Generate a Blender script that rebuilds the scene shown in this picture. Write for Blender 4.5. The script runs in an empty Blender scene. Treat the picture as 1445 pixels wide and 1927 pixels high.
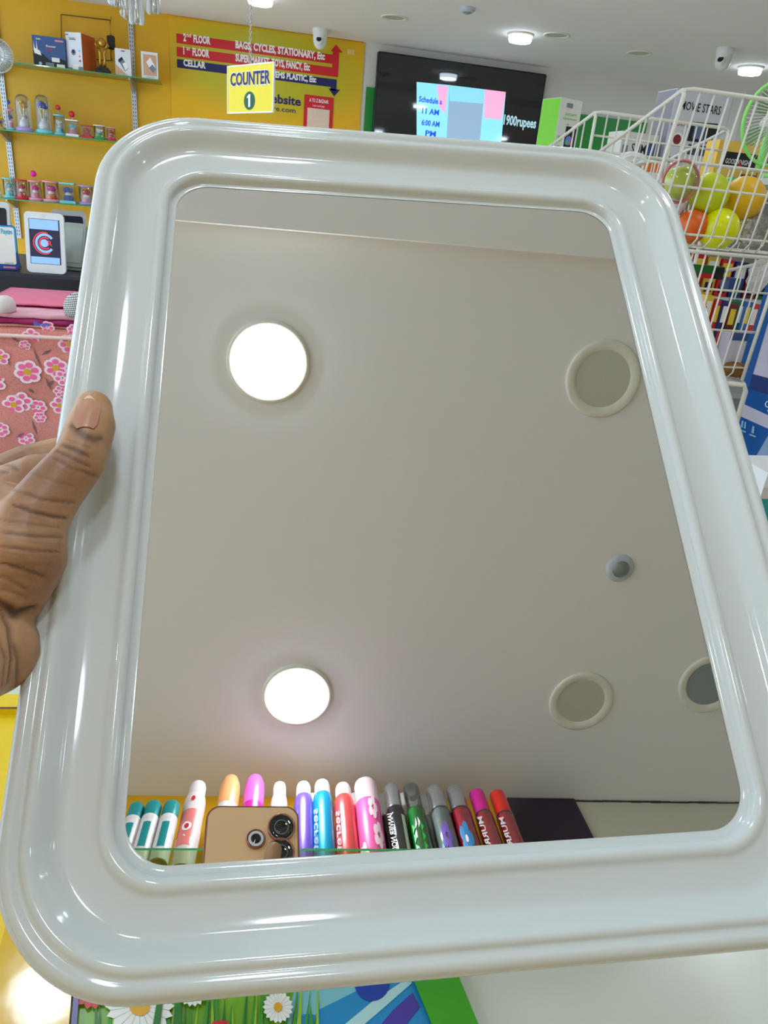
import bpy, math, random
from mathutils import Vector, Matrix
import numpy as np
random.seed(7)
SC = bpy.context.scene
COL = SC.collection

# ------------------------------------------------------------------ camera, world, exposure
F = 1337.0; CX, CY = 722.5, 963.5          # focal length and centre in pixels of the 1445x1927 frame
EYE = 1.5                                  # camera height
H = 1.14                                   # ceiling above the camera
def nrm(v): v = np.array(v, float); return v / np.linalg.norm(v)
n_c = nrm([-192, 590, F])                  # mirror normal, camera frame (x right, y down, z forward)
v_c = np.array([-180, -3087, F]); v_c = nrm(v_c - n_c * (v_c @ n_c))
h_c = nrm(np.cross(n_c, v_c))
g_c = nrm([-290, 3080, F])                 # down
_d0 = lambda x, y: np.array([(x - CX) / F, (y - CY) / F, 1.0])
w_c = nrm(np.cross(np.cross(_d0(300, 25), _d0(1268, 162)), g_c)); w_c = w_c * np.sign(w_c[0])
R = np.array([w_c, np.cross(-g_c, w_c), -g_c])
NW = R @ n_c; MV = R @ v_c; MH = R @ h_c; DM = 0.3187
EYEV = np.array([0, 0, EYE])

cam_d = bpy.data.cameras.new('camera'); cam = bpy.data.objects.new('camera', cam_d); COL.objects.link(cam)
cam_d.sensor_fit = 'VERTICAL'; cam_d.sensor_height = 36.0; cam_d.lens = F / 1927 * 36.0
cam_d.clip_start = 0.01; cam_d.clip_end = 60
rc = R @ np.array([1, 0, 0]); uc = R @ np.array([0, -1, 0]); bc = R @ np.array([0, 0, -1])
cam.matrix_world = Matrix(((rc[0], uc[0], bc[0], 0), (rc[1], uc[1], bc[1], 0), (rc[2], uc[2], bc[2], EYE), (0, 0, 0, 1)))
SC.camera = cam

wd = bpy.data.worlds.new('world'); SC.world = wd; wd.use_nodes = True
wd.node_tree.nodes['Background'].inputs[0].default_value = (0.73, 0.88, 1.06, 1)
wd.node_tree.nodes['Background'].inputs[1].default_value = 1.3
SC.view_settings.view_transform = 'Standard'; SC.view_settings.look = 'None'
SC.view_settings.gamma = 1.0; SC.view_settings.exposure = 1.18; SC.view_settings.use_curve_mapping = False
LAMP = 36.0                                # radiance of the lit downlights
SC.cycles.max_bounces = 10; SC.cycles.transparent_max_bounces = 24
SC.cycles.diffuse_bounces = 8; SC.cycles.glossy_bounces = 5
SC.cycles.caustics_reflective = True; SC.cycles.caustics_refractive = False
SC.cycles.sample_clamp_indirect = 6.0

# ------------------------------------------------------------------ pixel -> place helpers
def ray(px, py): return R @ _d0(px, py)
def at(px, py, axis, val):                 # where the sight line meets a world plane
    d = ray(px, py); val = val - (EYE if axis == 2 else 0)
    return Vector(d * (val / d[axis]) + EYEV)
def W(px, py, y): return at(px, py, 1, y)
def S(px, py, z): return at(px, py, 2, z)
def mray(px, py):
    d = ray(px, py); t = DM / (d @ NW); return d * t, d - 2 * (d @ NW) * NW
def MC(px, py, z=EYE + H):                 # ceiling point seen in the mirror
    p, r = mray(px, py); return Vector(p + r * ((z - EYE - p[2]) / r[2]) + EYEV)
BP = np.array([-.4271, -.9038, 0]); BT = nrm([1.7052, -.2068, 0]); BN = np.array([BT[1], -BT[0], 0])
if BN[1] < 0: BN = -BN                     # into the room
def BW(px, py, off):                       # (along wall, height) on a plane off metres before the back wall
    p, r = mray(px, py); s = (off - (p - BP) @ BN) / (r @ BN); q = p + r * s
    return (q - BP) @ BT, q[2] + EYE
def BWv(t, off, z): q = BP + BT * t + BN * off; return Vector((q[0], q[1], z))
def ML(px, py, dz):                        # point dz metres in front of the mirror glass on a sight line
    d = ray(px, py); t = (DM - dz) / (d @ NW); return Vector(d * t + EYEV)

# ------------------------------------------------------------------ materials
def s2l(c):
    return tuple(((x / 255) / 12.92 if x / 255 <= .04045 else ((x / 255 + .055) / 1.055) ** 2.4) for x in c)
_M = {}
def mat(name, rgb, rough=.5, metal=0., var=.05, scale=30., bump=0., trans=0., emit=0., coat=0., srgb=True, sss=0., ior=1.45):
    if name in _M: return _M[name]
    m = bpy.data.materials.new(name); m.use_nodes = True; _M[name] = m
    nt = m.node_tree; b = nt.nodes['Principled BSDF']; L = nt.links
    c = s2l(rgb) if srgb else rgb
    b.inputs['Roughness'].default_value = rough; b.inputs['Metallic'].default_value = metal
    b.inputs['IOR'].default_value = ior
    if coat: b.inputs['Coat Weight'].default_value = coat; b.inputs['Coat Roughness'].default_value = .04
    if sss: b.inputs['Subsurface Weight'].default_value = sss; b.inputs['Subsurface Radius'].default_value = (.004, .0015, .0008)
    b.inputs['Base Color'].default_value = (*c, 1)
    if var:
        tc = nt.nodes.new('ShaderNodeTexCoord'); no = nt.nodes.new('ShaderNodeTexNoise'); no.inputs['Scale'].default_value = scale
        no.inputs['Detail'].default_value = 3; L.new(tc.outputs['Object'], no.inputs['Vector'])
        mx = nt.nodes.new('ShaderNodeMix'); mx.data_type = 'RGBA'
        mx.inputs[6].default_value = (*[x * (1 - var) for x in c], 1); mx.inputs[7].default_value = (*[min(1, x * (1 + var)) for x in c], 1)
        L.new(no.outputs['Fac'], mx.inputs[0]); L.new(mx.outputs[2], b.inputs['Base Color'])
        if bump:
            bp = nt.nodes.new('ShaderNodeBump'); bp.inputs['Strength'].default_value = bump; bp.inputs['Distance'].default_value = .002
            L.new(no.outputs['Fac'], bp.inputs['Height']); L.new(bp.outputs['Normal'], b.inputs['Normal'])
    if emit:
        b.inputs['Emission Color'].default_value = (*c, 1); b.inputs['Emission Strength'].default_value = emit
    if trans: b.inputs['Transmission Weight'].default_value = trans
    return m
def clear(name, rgb, refl=.12, rough=.03, tint=1.0):
    """thin clear plastic or glass: tinted see-through with a glossy skin"""
    if name in _M: return _M[name]
    m = bpy.data.materials.new(name); m.use_nodes = True; _M[name] = m
    nt = m.node_tree; nt.nodes.clear(); N = nt.nodes.new
    o = N('ShaderNodeOutputMaterial'); t = N('ShaderNodeBsdfTransparent'); g = N('ShaderNodeBsdfGlossy'); mx = N('ShaderNodeMixShader')
    t.inputs[0].default_value = (*s2l(rgb), 1); g.inputs['Roughness'].default_value = rough; g.inputs[0].default_value = (1, 1, 1, 1)
    lw = N('ShaderNodeLayerWeight'); lw.inputs[0].default_value = refl + .15
    ad = N('ShaderNodeMath'); ad.operation = 'MULTIPLY_ADD'; ad.inputs[1].default_value = .8; ad.inputs[2].default_value = refl * .5; ad.use_clamp = True
    nt.links.new(lw.outputs['Fresnel'], ad.inputs[0]); nt.links.new(ad.outputs[0], mx.inputs[0])
    nt.links.new(t.outputs[0], mx.inputs[1]); nt.links.new(g.outputs[0], mx.inputs[2]); nt.links.new(mx.outputs[0], o.inputs[0])
    return m

WHITE = mat('white_paper', (232, 232, 236), .6)
BLACK = mat('black_plastic', (18, 19, 22), .35)
NAVY = mat('navy_ink', (28, 28, 92), .5); RED = mat('red_ink', (205, 28, 40), .45); GREEN = mat('green_ink', (34, 130, 50), .5)
INKW = mat('white_ink', (240, 238, 235), .5); GREY = mat('grey_plastic', (150, 152, 155), .5)
METAL = mat('brushed_metal', (190, 192, 196), .35, .8); SILVER = mat('silver_cap', (205, 208, 212), .18, .9)
CLEAR = clear('clear_plastic', (236, 240, 240)); GLASS = clear('shelf_glass', (222, 240, 222), .12, .02)
GEDGE = mat('glass_edge', (44, 140, 78), .15, coat=.6); CLEARG = clear('clear_glass', (245, 250, 250), .16, .01)

# ------------------------------------------------------------------ mesh builder
class MB:
    def __init__(s): s.v = []; s.f = []; s.m = []; s.sm = []; s.mats = []
    def mi(s, m):
        if m not in s.mats: s.mats.append(m)
        return s.mats.index(m)
    def add(s, vs, fs, m, smooth=False):
        k = len(s.v); i = s.mi(m); s.v += [Vector(v) for v in vs]
        for f in fs: s.f.append([k + j for j in f]); s.m.append(i); s.sm.append(smooth)
        return s
    def box(s, c, d, m, rz=0, bev=0.0, M=None):
        x, y, z = [q / 2 for q in d]
        if bev:
            b = min(bev, x * .9, y * .9, z * .9); vs = []; T = Matrix.Rotation(rz, 3, 'Z')
            pts = []
            for (zz, ins) in ((-z, b), (-z + b, 0), (z - b, 0), (z, b)):
                a, e = x - ins, y - ins; r = b
                pts.append([(a - r + r, -e + r, zz), (a, e - r, zz), (a - r, e, zz), (-a + r, e, zz), (-a, e - r, zz), (-a, -e + r, zz), (-a + r, -e, zz), (a - r, -e, zz)])
            for ring in pts:
                for p in ring: vs.append(Vector(c) + (T @ Vector(p)))
            fs = []
            for k in range(3):
                for j in range(8): fs.append([k * 8 + j, k * 8 + (j + 1) % 8, (k + 1) * 8 + (j + 1) % 8, (k + 1) * 8 + j])
            fs.append(list(range(7, -1, -1))); fs.append(list(range(24, 32)))
            if M is not None: vs = [M @ v for v in vs]
            return s.add(vs, fs, m)
        T = Matrix.Rotation(rz, 3, 'Z')
        vs = [Vector(c) + T @ Vector((i * x, j * y, k * z)) for i, j, k in ((-1, -1, -1), (1, -1, -1), (1, 1, -1), (-1, 1, -1), (-1, -1, 1), (1, -1, 1), (1, 1, 1), (-1, 1, 1))]
        if M is not None: vs = [M @ v for v in vs]
        return s.add(vs, [(3, 2, 1, 0), (4, 5, 6, 7), (0, 1, 5, 4), (1, 2, 6, 5), (2, 3, 7, 6), (3, 0, 4, 7)], m)
    def lathe(s, c, prof, m, n=24, M=None, smooth=True, sx=1, sy=1):
        """prof: list of (radius, z[, material])"""
        k0 = len(s.v); c = Vector(c); rings = []
        for p in prof:
            r, z = p[0], p[1]
            vs = [c + Vector((sx * r * math.cos(2 * math.pi * j / n), sy * r * math.sin(2 * math.pi * j / n), z)) for j in range(n)]
            if M is not None: vs = [M @ v for v in vs]
            rings.append(len(s.v)); s.v += vs
        for q in range(len(prof) - 1):
            mm = prof[q][2] if len(prof[q]) > 2 else m; i = s.mi(mm)
            for j in range(n):
                s.f.append([rings[q] + j, rings[q] + (j + 1) % n, rings[q + 1] + (j + 1) % n, rings[q + 1] + j]); s.m.append(i); s.sm.append(smooth)
        return s
    def sphere(s, c, r, m, n=16, sc=(1, 1, 1)):
        prof = [(max(1e-5, math.sin(math.pi * k / (n // 2 + 2))) , -math.cos(math.pi * k / (n // 2 + 2))) for k in range(n // 2 + 3)]
        M = Matrix.Translation(Vector(c)) @ Matrix.Diagonal((r * sc[0], r * sc[1], r * sc[2], 1))
        return s.lathe((0, 0, 0), prof, m, n, M)
    def tube(s, pts, r, m, n=8, cap=True):
        pts = [Vector(p) for p in pts]; k0 = len(s.v); i = s.mi(m); up = None; N = len(pts)
        rr = r if isinstance(r, (list, tuple)) else [r] * N
        for k, p in enumerate(pts):
            t = (pts[min(k + 1, N - 1)] - pts[max(k - 1, 0)]).normalized()
            if up is None: up = t.orthogonal().normalized()
            up = (up - t * up.dot(t)); up = up.normalized() if up.length > 1e-6 else t.orthogonal().normalized()
            sd = t.cross(up)
            for j in range(n):
                a = 2 * math.pi * j / n; s.v.append(p + (up * math.cos(a) + sd * math.sin(a)) * rr[k])
        for k in range(N - 1):
            for j in range(n):
                s.f.append([k0 + k * n + j, k0 + k * n + (j + 1) % n, k0 + (k + 1) * n + (j + 1) % n, k0 + (k + 1) * n + j]); s.m.append(i); s.sm.append(True)
        if cap:
            s.f.append([k0 + j for j in range(n - 1, -1, -1)]); s.m.append(i); s.sm.append(False)
            s.f.append([k0 + (N - 1) * n + j for j in range(n)]); s.m.append(i); s.sm.append(False)
        return s
    def poly(s, pts, m): return s.add(pts, [list(range(len(pts)))], m)
    def text(s, txt, o, right, up, size, m, width=None, bold=.0, shear=0., align='LEFT'):
        cu = bpy.data.curves.new('t', 'FONT'); cu.body = txt; cu.size = 1; cu.offset = bold; cu.shear = shear; cu.resolution_u = 2
        ob = bpy.data.objects.new('t', cu); COL.objects.link(ob)
        dg = bpy.context.evaluated_depsgraph_get(); dg.update(); me = ob.evaluated_get(dg).to_mesh()
        vs = [v.co.copy() for v in me.vertices]; fs = [list(p.vertices) for p in me.polygons]
        ob.evaluated_get(dg).to_mesh_clear(); bpy.data.objects.remove(ob); bpy.data.curves.remove(cu)
        if not vs: return s
        x0 = min(v.x for v in vs); x1 = max(v.x for v in vs); sx = (width / (x1 - x0)) if width else size
        off = 0 if align == 'LEFT' else -(x1 - x0) / 2
        o, right, up = Vector(o), Vector(right).normalized(), Vector(up).normalized()
        return s.add([o + right * ((v.x - x0 + off) * sx) + up * (v.y * size) for v in vs], fs, m)
    def build(s, name, parent=None, origin=None, world=False, under=None):
        me = bpy.data.meshes.new(name); loc = Vector(origin) if origin is not None else Vector((0, 0, 0))
        vs = s.v
        if parent is not None and world:
            Mi = (Matrix.Translation(parent.location) @ parent.rotation_euler.to_matrix().to_4x4()).inverted(); vs = [Mi @ v for v in vs]
        elif origin is not None: vs = [v - loc for v in vs]
        me.from_pydata([tuple(v) for v in vs], [], s.f)
        for m in s.mats: me.materials.append(m)
        me.polygons.foreach_set('material_index', s.m); me.polygons.foreach_set('use_smooth', s.sm); me.update()
        o = bpy.data.objects.new(name, me); COL.objects.link(o)
        if under is not None: o.parent = under
        elif parent is not None: o.parent = parent
        elif origin is not None: o.location = loc
        return o
def tag(o, label=None, cat=None, group=None, kind=None):
    if label: o['label'] = label
    if cat: o['category'] = cat
    if group: o['group'] = group
    if kind: o['kind'] = kind
    return o
def thing(name, label, cat, loc=(0, 0, 0), rz=0, group=None):
    o = bpy.data.objects.new(name, None); o.empty_display_size = .05; COL.objects.link(o); o.location = loc; o.rotation_euler = (0, 0, rz)
    return tag(o, label, cat, group)
def struct(name, mb, label=None):
    o = mb.build(name); o['kind'] = 'structure'
    if label: o['label'] = label
    return o
def kids(o): return [c for c in COL.objects if c.parent == o]
def copy_tree(o, loc, label, group=None, rz=None, s=None):
    c = o.copy(); COL.objects.link(c); c.location = loc
    if rz is not None: c.rotation_euler = (0, 0, rz)
    if s is not None: c.scale = (s, s, s)
    c['label'] = label
    if group: c['group'] = group
    for ch in kids(o):
        d = ch.copy(); COL.objects.link(d); d.parent = c
        for g in kids(ch): e = g.copy(); COL.objects.link(e); e.parent = d
    return c
UP = Vector((0, 0, 1)); XR = Vector((1, 0, 0)); PI = math.pi

# ------------------------------------------------------------------ room
CZ = EYE + H; WY = 6.48; XL, XRt = -2.9, 6.6
wall_w = mat('wall_white', (216, 213, 206), .7, var=.03, scale=3); wall_y = mat('wall_yellow', (226, 170, 22), .38, var=.05, scale=2)
ceil_m = mat('ceiling_paint', (232, 227, 222), .8, var=.02, scale=1.5); floor_m = mat('floor_tile', (226, 222, 214), .25, var=.05, scale=2)
XY = W(684, 80, WY).x
bl = lambda x, off=0.0: (BP[1] + (x - BP[0]) * BT[1] / BT[0]) + off       # Y of the back wall at x
struct('floor', MB().poly([(XL, bl(XL), 0), (XRt, bl(XRt), 0), (XRt, WY, 0), (XL, WY, 0)], floor_m))
# ceiling: two levels, the middle of the room hangs 4 cm lower
ys0 = lambda x: .523 + (x + .2311) * BT[1] / BT[0] * .75
ys1 = 4.5
step_m = mat('step_face_bright', (250, 248, 244), .5, var=0)  # lamplight on the step face put into a whiter colour than the ceiling
c = MB()
c.poly([(XL, bl(XL), CZ), (XL, ys0(XL), CZ), (XRt, ys0(XRt), CZ), (XRt, bl(XRt), CZ)], ceil_m)
c.poly([(XL, ys0(XL), CZ), (XL, ys0(XL), CZ - .06), (XRt, ys0(XRt), CZ - .06), (XRt, ys0(XRt), CZ)], step_m)
c.poly([(XL, ys0(XL), CZ - .06), (XL, ys1, CZ - .06), (XRt, ys1, CZ - .06), (XRt, ys0(XRt), CZ - .06)], ceil_m)
c.poly([(XL, ys1, CZ - .06), (XL, ys1, CZ), (XRt, ys1, CZ), (XRt, ys1, CZ - .06)], ceil_m)
c.poly([(XL, ys1, CZ), (XL, WY, CZ), (XRt, WY, CZ), (XRt, ys1, CZ)], ceil_m)
struct('ceiling', c)
c = MB()
c.poly([(XL, WY, 0), (XY, WY, 0), (XY, WY, CZ), (XL, WY, CZ)], wall_y)
c.poly([(XY, WY, 0), (XRt, WY, 0), (XRt, WY, CZ), (XY, WY, CZ)], wall_w)
struct('wall_front', c)
# unseen left side: glazed front added so daylight brightens the ceiling
sf = MB()
sf.box((XL - .05, 2.8, CZ - .06), (.1, 7.4, .12), wall_w).box((XL - .05, 2.8, .05), (.1, 7.4, .1), wall_w)
struct('wall_left', sf)
for k in range(4):
    y_ = -.5 + k * 1.75; wf = MB()
    for yy_ in (y_, y_ + 1.7): wf.box((XL - .03, yy_, CZ / 2), (.05, .05, CZ - .2), METAL)
    wf.poly([(XL - .03, y_ + .025, .1), (XL - .03, y_ + 1.675, .1), (XL - .03, y_ + 1.675, CZ - .12), (XL - .03, y_ + .025, CZ - .12)], clear('window_glass', (245, 250, 250), .06, .0))
    struct('window_%d' % (k + 1), wf)
struct('wall_right', MB().poly([(XRt, WY, 0), (XRt, bl(XRt), 0), (XRt, bl(XRt), CZ), (XRt, WY, CZ)], wall_w))
c = MB()
tA, tB = BW(1000, 1514, 0)[0], None
pur = mat('purple_board', (46, 30, 50), .5); cream = mat('cream_wall', (205, 200, 182), .7, var=.03, scale=4)
xw = lambda t: (BP + BT * t)[0]
t1 = BW(1080, 1512, 0)[0]; t0 = BW(955, 1514, 0)[0]
xq = -1.1
c.poly([(XL, bl(XL), 0), (XL, bl(XL), CZ), (xq, bl(xq), CZ), (xq, bl(xq), 0)], cream)
c.poly([(xq, bl(xq), 0), (xq, bl(xq), CZ), (xw(t0), bl(xw(t0)), CZ), (xw(t0), bl(xw(t0)), 0)], wall_y)
c.poly([(xw(t0), bl(xw(t0)), 0), (xw(t0), bl(xw(t0)), CZ), (XRt, bl(XRt), CZ), (XRt, bl(XRt), 0)], cream)
struct('wall_back', c)
pb = MB(); cc = BWv((t0 + t1) / 2, .006, CZ - .22); pb.box(cc, (t1 - t0, .012, .43), pur, rz=math.atan2(BT[1], BT[0]))
tag(pb.build('wall_board', origin=cc), 'dark purple board on the cream back wall seen in the mirror', 'board')
cr = MB()
for k in range(40):
    a = t1 + k * .03; cr.box(BWv(a + .015, .002, CZ - .002 - random.random() * .002), (.032, .004, .002 + random.random() * .003), mat('joint_dark', (70, 62, 52), .9), rz=math.atan2(BT[1], BT[0]))  # ragged dark strip along the joint of back wall and ceiling
struct('trim_1', cr)
# column on the front wall
p = W(1387, 160, WY); q = W(1500, 160, WY)
struct('trim_2', MB().box(((p.x + q.x) / 2 + .3, WY - .08, CZ / 2), (q.x - p.x + .6, .16, CZ), wall_w))

# ------------------------------------------------------------------ ceiling lamps
lit = mat('lamp_diffuser_lit', (.75, .86, .96), .5, var=0, emit=LAMP, srgb=False); trim_m = mat('lamp_trim', (226, 222, 206), .4)
dull = mat('lamp_diffuser_off', (196, 192, 174), .35); lit_side = mat('lamp_side_lit', (.74, .86, 1.0), .5, var=0, emit=4.0, srgb=False); glassgrey = mat('lamp_glass_grey', (140, 150, 150), .1)
def flat_lamp(loc, label, name='ceiling_lamp'):
    t = thing(name, label, 'ceiling lamp', loc, 0, 'lit flush lamps reflected in the mirror')
    MB().lathe((0, 0, 0), [(.091, 0), (.0915, -.005), (.086, -.009), (.079, -.008), (.076, -.005)], trim_m, 48).build('trim_ring', t)
    MB().lathe((0, 0, 0), [(.0765, -.006), (.072, -.013), (.05, -.016), (.0001, -.017)], lit, 48).build('diffuser', t)
    return t
def lamp(loc, label, name='ceiling_lamp'):
    t = thing(name, label, 'ceiling lamp', loc, 0, 'lit round lamps in the ceiling')
    MB().lathe((0, 0, 0), [(.088, 0), (.0885, -.008), (.083, -.014), (.080, -.012), (.079, 0)], trim_m, 48).build('trim_ring', t)
    MB().lathe((0, 0, 0), [(.079, -.002, lit_side), (.0785, -.036, lit_side), (.073, -.047), (.04, -.050), (.0001, -.0505)], lit, 48).build('diffuser', t)
    return t
flat_lamp(MC(505, 681, CZ), 'lit round ceiling lamp, upper of the two bright ones in the mirror')
flat_lamp(MC(559, 1307, CZ), 'lit round ceiling lamp, lower bright one in the mirror')
L0 = lamp(at(980, 64, 2, CZ), 'lit round ceiling lamp above the wall television')
lamps = [
         (at(1413, 126, 2, CZ), 'lit round ceiling lamp beside the right security camera'),
         (at(490, -8, 2, CZ), 'lit round ceiling lamp at the top edge over the hanging counter sign')]
gp_ = S(86, 1884, EYE - .53 + .012); gk = 1 + (CZ - .06 - gp_.z) / (EYE - gp_.z)    # the lamp that glares in the glossy gold pack
for y, row, xs in ((gp_.y * gk, 'over the counter', (-2.0, gp_.x * gk, 1.6, 4.9)), (3.0, 'over the middle aisle', (-2.0, -.4, 1.35, 4.3))):
    for x, cn in zip(xs, ('left', 'centre left', 'centre right', 'right')):
        lamps.append((Vector((x, y, CZ - .06)), f'lit round ceiling lamp {row}, {cn} of its row'))
for x, y, cn in ((-2.0, 4.42, 'near the yellow wall, left end of its row'), (2.1, 3.66, 'in front of the television row'),
                 (4.0, 1.15, 'right of the counter'), (-1.9, -.2, 'beside the left wall behind the viewer'), (2.4, -.6, 'behind the viewer to the right'), (4.4, -.4, 'in the far right back corner')):
    lamps.append((Vector((x, y, CZ - (.04 if y > .6 else 0))), f'lit round ceiling lamp {cn}'))
for l, s_ in lamps: copy_tree(L0, l, s_)
def dull_lamp(loc, label, inner=dull, s=1.0):
    t = thing('recessed_downlight', label, 'downlight', loc, 0, 'unlit round downlights in the ceiling')
    MB().lathe((0, 0, 0), [(.090 * s, 0), (.091 * s, -.004), (.086 * s, -.007), (.070 * s, -.004), (.066 * s, 0.0)], trim_m, 48).build('trim_ring', t)
    MB().lathe((0, 0, 0), [(.068 * s, -.0008), (.0001, -.0012)], inner, 48).build('diffuser', t)
    return t
dull_lamp(MC(1134, 713, CZ), 'unlit cream round downlight, upper right in the mirror')
dull_lamp(MC(1093, 1319, CZ), 'unlit cream round downlight with smudges, lower right in the mirror')
dull_lamp(MC(1334, 1287, CZ), 'unlit downlight with grey glass, cut by the right mirror edge', glassgrey)
dull_lamp(at(742, 33, 2, CZ), 'unlit round downlight, leftmost above the television')
dull_lamp(at(1048, 66, 2, CZ), 'unlit round downlight right of the lit lamp above the television')
dull_lamp(at(1203, 100, 2, CZ), 'unlit round downlight over the wire baskets')
t = thing('motion_sensor', 'small round grey motion sensor, the smallest disc in the mirror ceiling', 'sensor', MC(1166, 1069, CZ))
MB().lathe((0, 0, 0), [(.037, 0), (.037, -.004), (.033, -.008), (.023, -.009)], mat('sensor_plastic', (190, 196, 202), .4), 40).build('housing', t)
MB().lathe((0, 0, 0), [(.023, -.009), (.020, -.014), (.012, -.019), (.0001, -.021)], mat('sensor_lens', (120, 128, 118), .12, coat=.5), 32).build('lens', t)
t = thing('smoke_detector', 'tiny grey disc on the ceiling left of the television lamp', 'smoke detector', at(880, 15, 2, CZ))
MB().lathe((0, 0, 0), [(.05, 0), (.048, -.012), (.03, -.024), (.0001, -.030)], mat('sensor_plastic', (190, 196, 202), .4), 32).build('housing', t)
MB().lathe((0, 0, 0), [(.03, -.0245), (.012, -.032), (.0001, -.033)], GREY, 20).build('lens', t)

def dome_cam(loc, aim, label, s=1.0):
    t = thing('security_camera', label, 'security camera', loc, aim, 'dome cameras on the ceiling'); t.scale = (s, s, s)
    w = mat('camera_white', (225, 225, 222), .35)
    MB().lathe((0, 0, 0), [(.058, 0), (.060, -.012), (.056, -.034), (.050, -.040)], w, 32).build('base', t)
    MB().lathe((0, 0, 0), [(.053, -.036), (.052, -.06), (.049, -.085), (.040, -.108), (.024, -.124), (.0001, -.130)], w, 32).build('housing', t)
    M = Matrix.Translation((0, -.036, -.082)) @ Matrix.Rotation(math.radians(62), 4, 'X')
    eb_ = MB().lathe((0, 0, 0), [(.0305, -.004), (.031, .018), (.027, .021), (.0001, .0215)], w, 28, M); eb_ = eb_.build('eyeball', t)
    e = MB().lathe((0, 0, 0), [(.019, .0216), (.018, .0245), (.0001, .025)], BLACK, 24, M); e.build('lens', t, under=eb_)
    return t
dome_cam(at(603, 55, 2, CZ), -.25, 'white dome camera hanging beside the red floor arrows')
dome_cam(at(1366, 91, 2, CZ), -.9, 'white dome camera above the wire baskets', 1.0)

# ------------------------------------------------------------------ yellow wall: posts, glass shelves
t = thing('shelf_standard', 'slotted grey upright behind the small white boxes', 'shelf upright', (0, 0, 0), 0, 'slotted uprights on the yellow wall')
def post(px, py, label):
    p = W(px, py, WY - .01); o = thing('shelf_standard', label, 'shelf upright', (p.x, WY - .012, 1.0), 0, 'slotted uprights on the yellow wall')
    b = MB().box((0, 0, .78), (.036, .022, 1.56), METAL)
    for k in range(60):
        for sx in (-.008, .008): b.box((sx, -.0112, .03 + k * .0255), (.0045, .001, .015), BLACK)
    b.build('slotted_channel', o)
    for z in (shz[0], shz[1], shz[2]):
        MB().add([(-.012, -.01, z - 1.0 - .006), (.012, -.01, z - 1.0 - .006), (.006, -.24, z - 1.0 - .006), (-.006, -.24, z - 1.0 - .006), (-.012, -.01, z - 1.075), (.012, -.01, z - 1.075), (.006, -.24, z - 1.02), (-.006, -.24, z - 1.02)],
                 [(0, 1, 2, 3), (7, 6, 5, 4), (0, 3, 7, 4), (1, 5, 6, 2), (3, 2, 6, 7), (0, 4, 5, 1)], METAL).build('bracket', o)
    return o
bpy.data.objects.remove(t)
SY = 6.20                                            # front edge of the shelves
shz = [W(162, 133, SY).z, W(100, 253, SY).z, W(90, 380, SY).z]
post(249, 110, 'slotted grey upright behind the small white boxes'); post(11, 215, 'slotted grey upright near the left picture edge')
def glass_shelf(x0, x1, z, label, y0=SY, y1=WY - .03, group='glass shelves on the yellow wall'):
    th = .008; b = MB()
    b.poly([(x0, y0, z), (x1, y0, z), (x1, y1, z), (x0, y1, z)], GLASS)
    b.poly([(x0, y1, z - th), (x1, y1, z - th), (x1, y0, z - th), (x0, y0, z - th)], GLASS)
    b.poly([(x0, y0, z - th), (x1, y0, z - th), (x1, y0, z), (x0, y0, z)], GEDGE); b.poly([(x1, y0, z - th), (x1, y1, z - th), (x1, y1, z), (x1, y0, z)], GEDGE)
    b.poly([(x0, y1, z - th), (x0, y0, z - th), (x0, y0, z), (x0, y1, z)], GEDGE); b.poly([(x1, y1, z - th), (x0, y1, z - th), (x0, y1, z), (x1, y1, z)], GEDGE)
    return tag(b.build('glass_shelf', origin=((x0 + x1) / 2, (y0 + y1) / 2, z)), label, 'shelf', group)
glass_shelf(-2.6, W(301, 150, SY).x, shz[0], 'top glass shelf holding boxes and the gold trophy')
glass_shelf(-2.6, W(301, 150, SY).x, shz[1], 'middle glass shelf holding glass dome ornaments')
glass_shelf(-2.6, W(301, 150, SY).x, shz[2], 'lowest glass shelf holding small clear figurine tubes')

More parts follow.
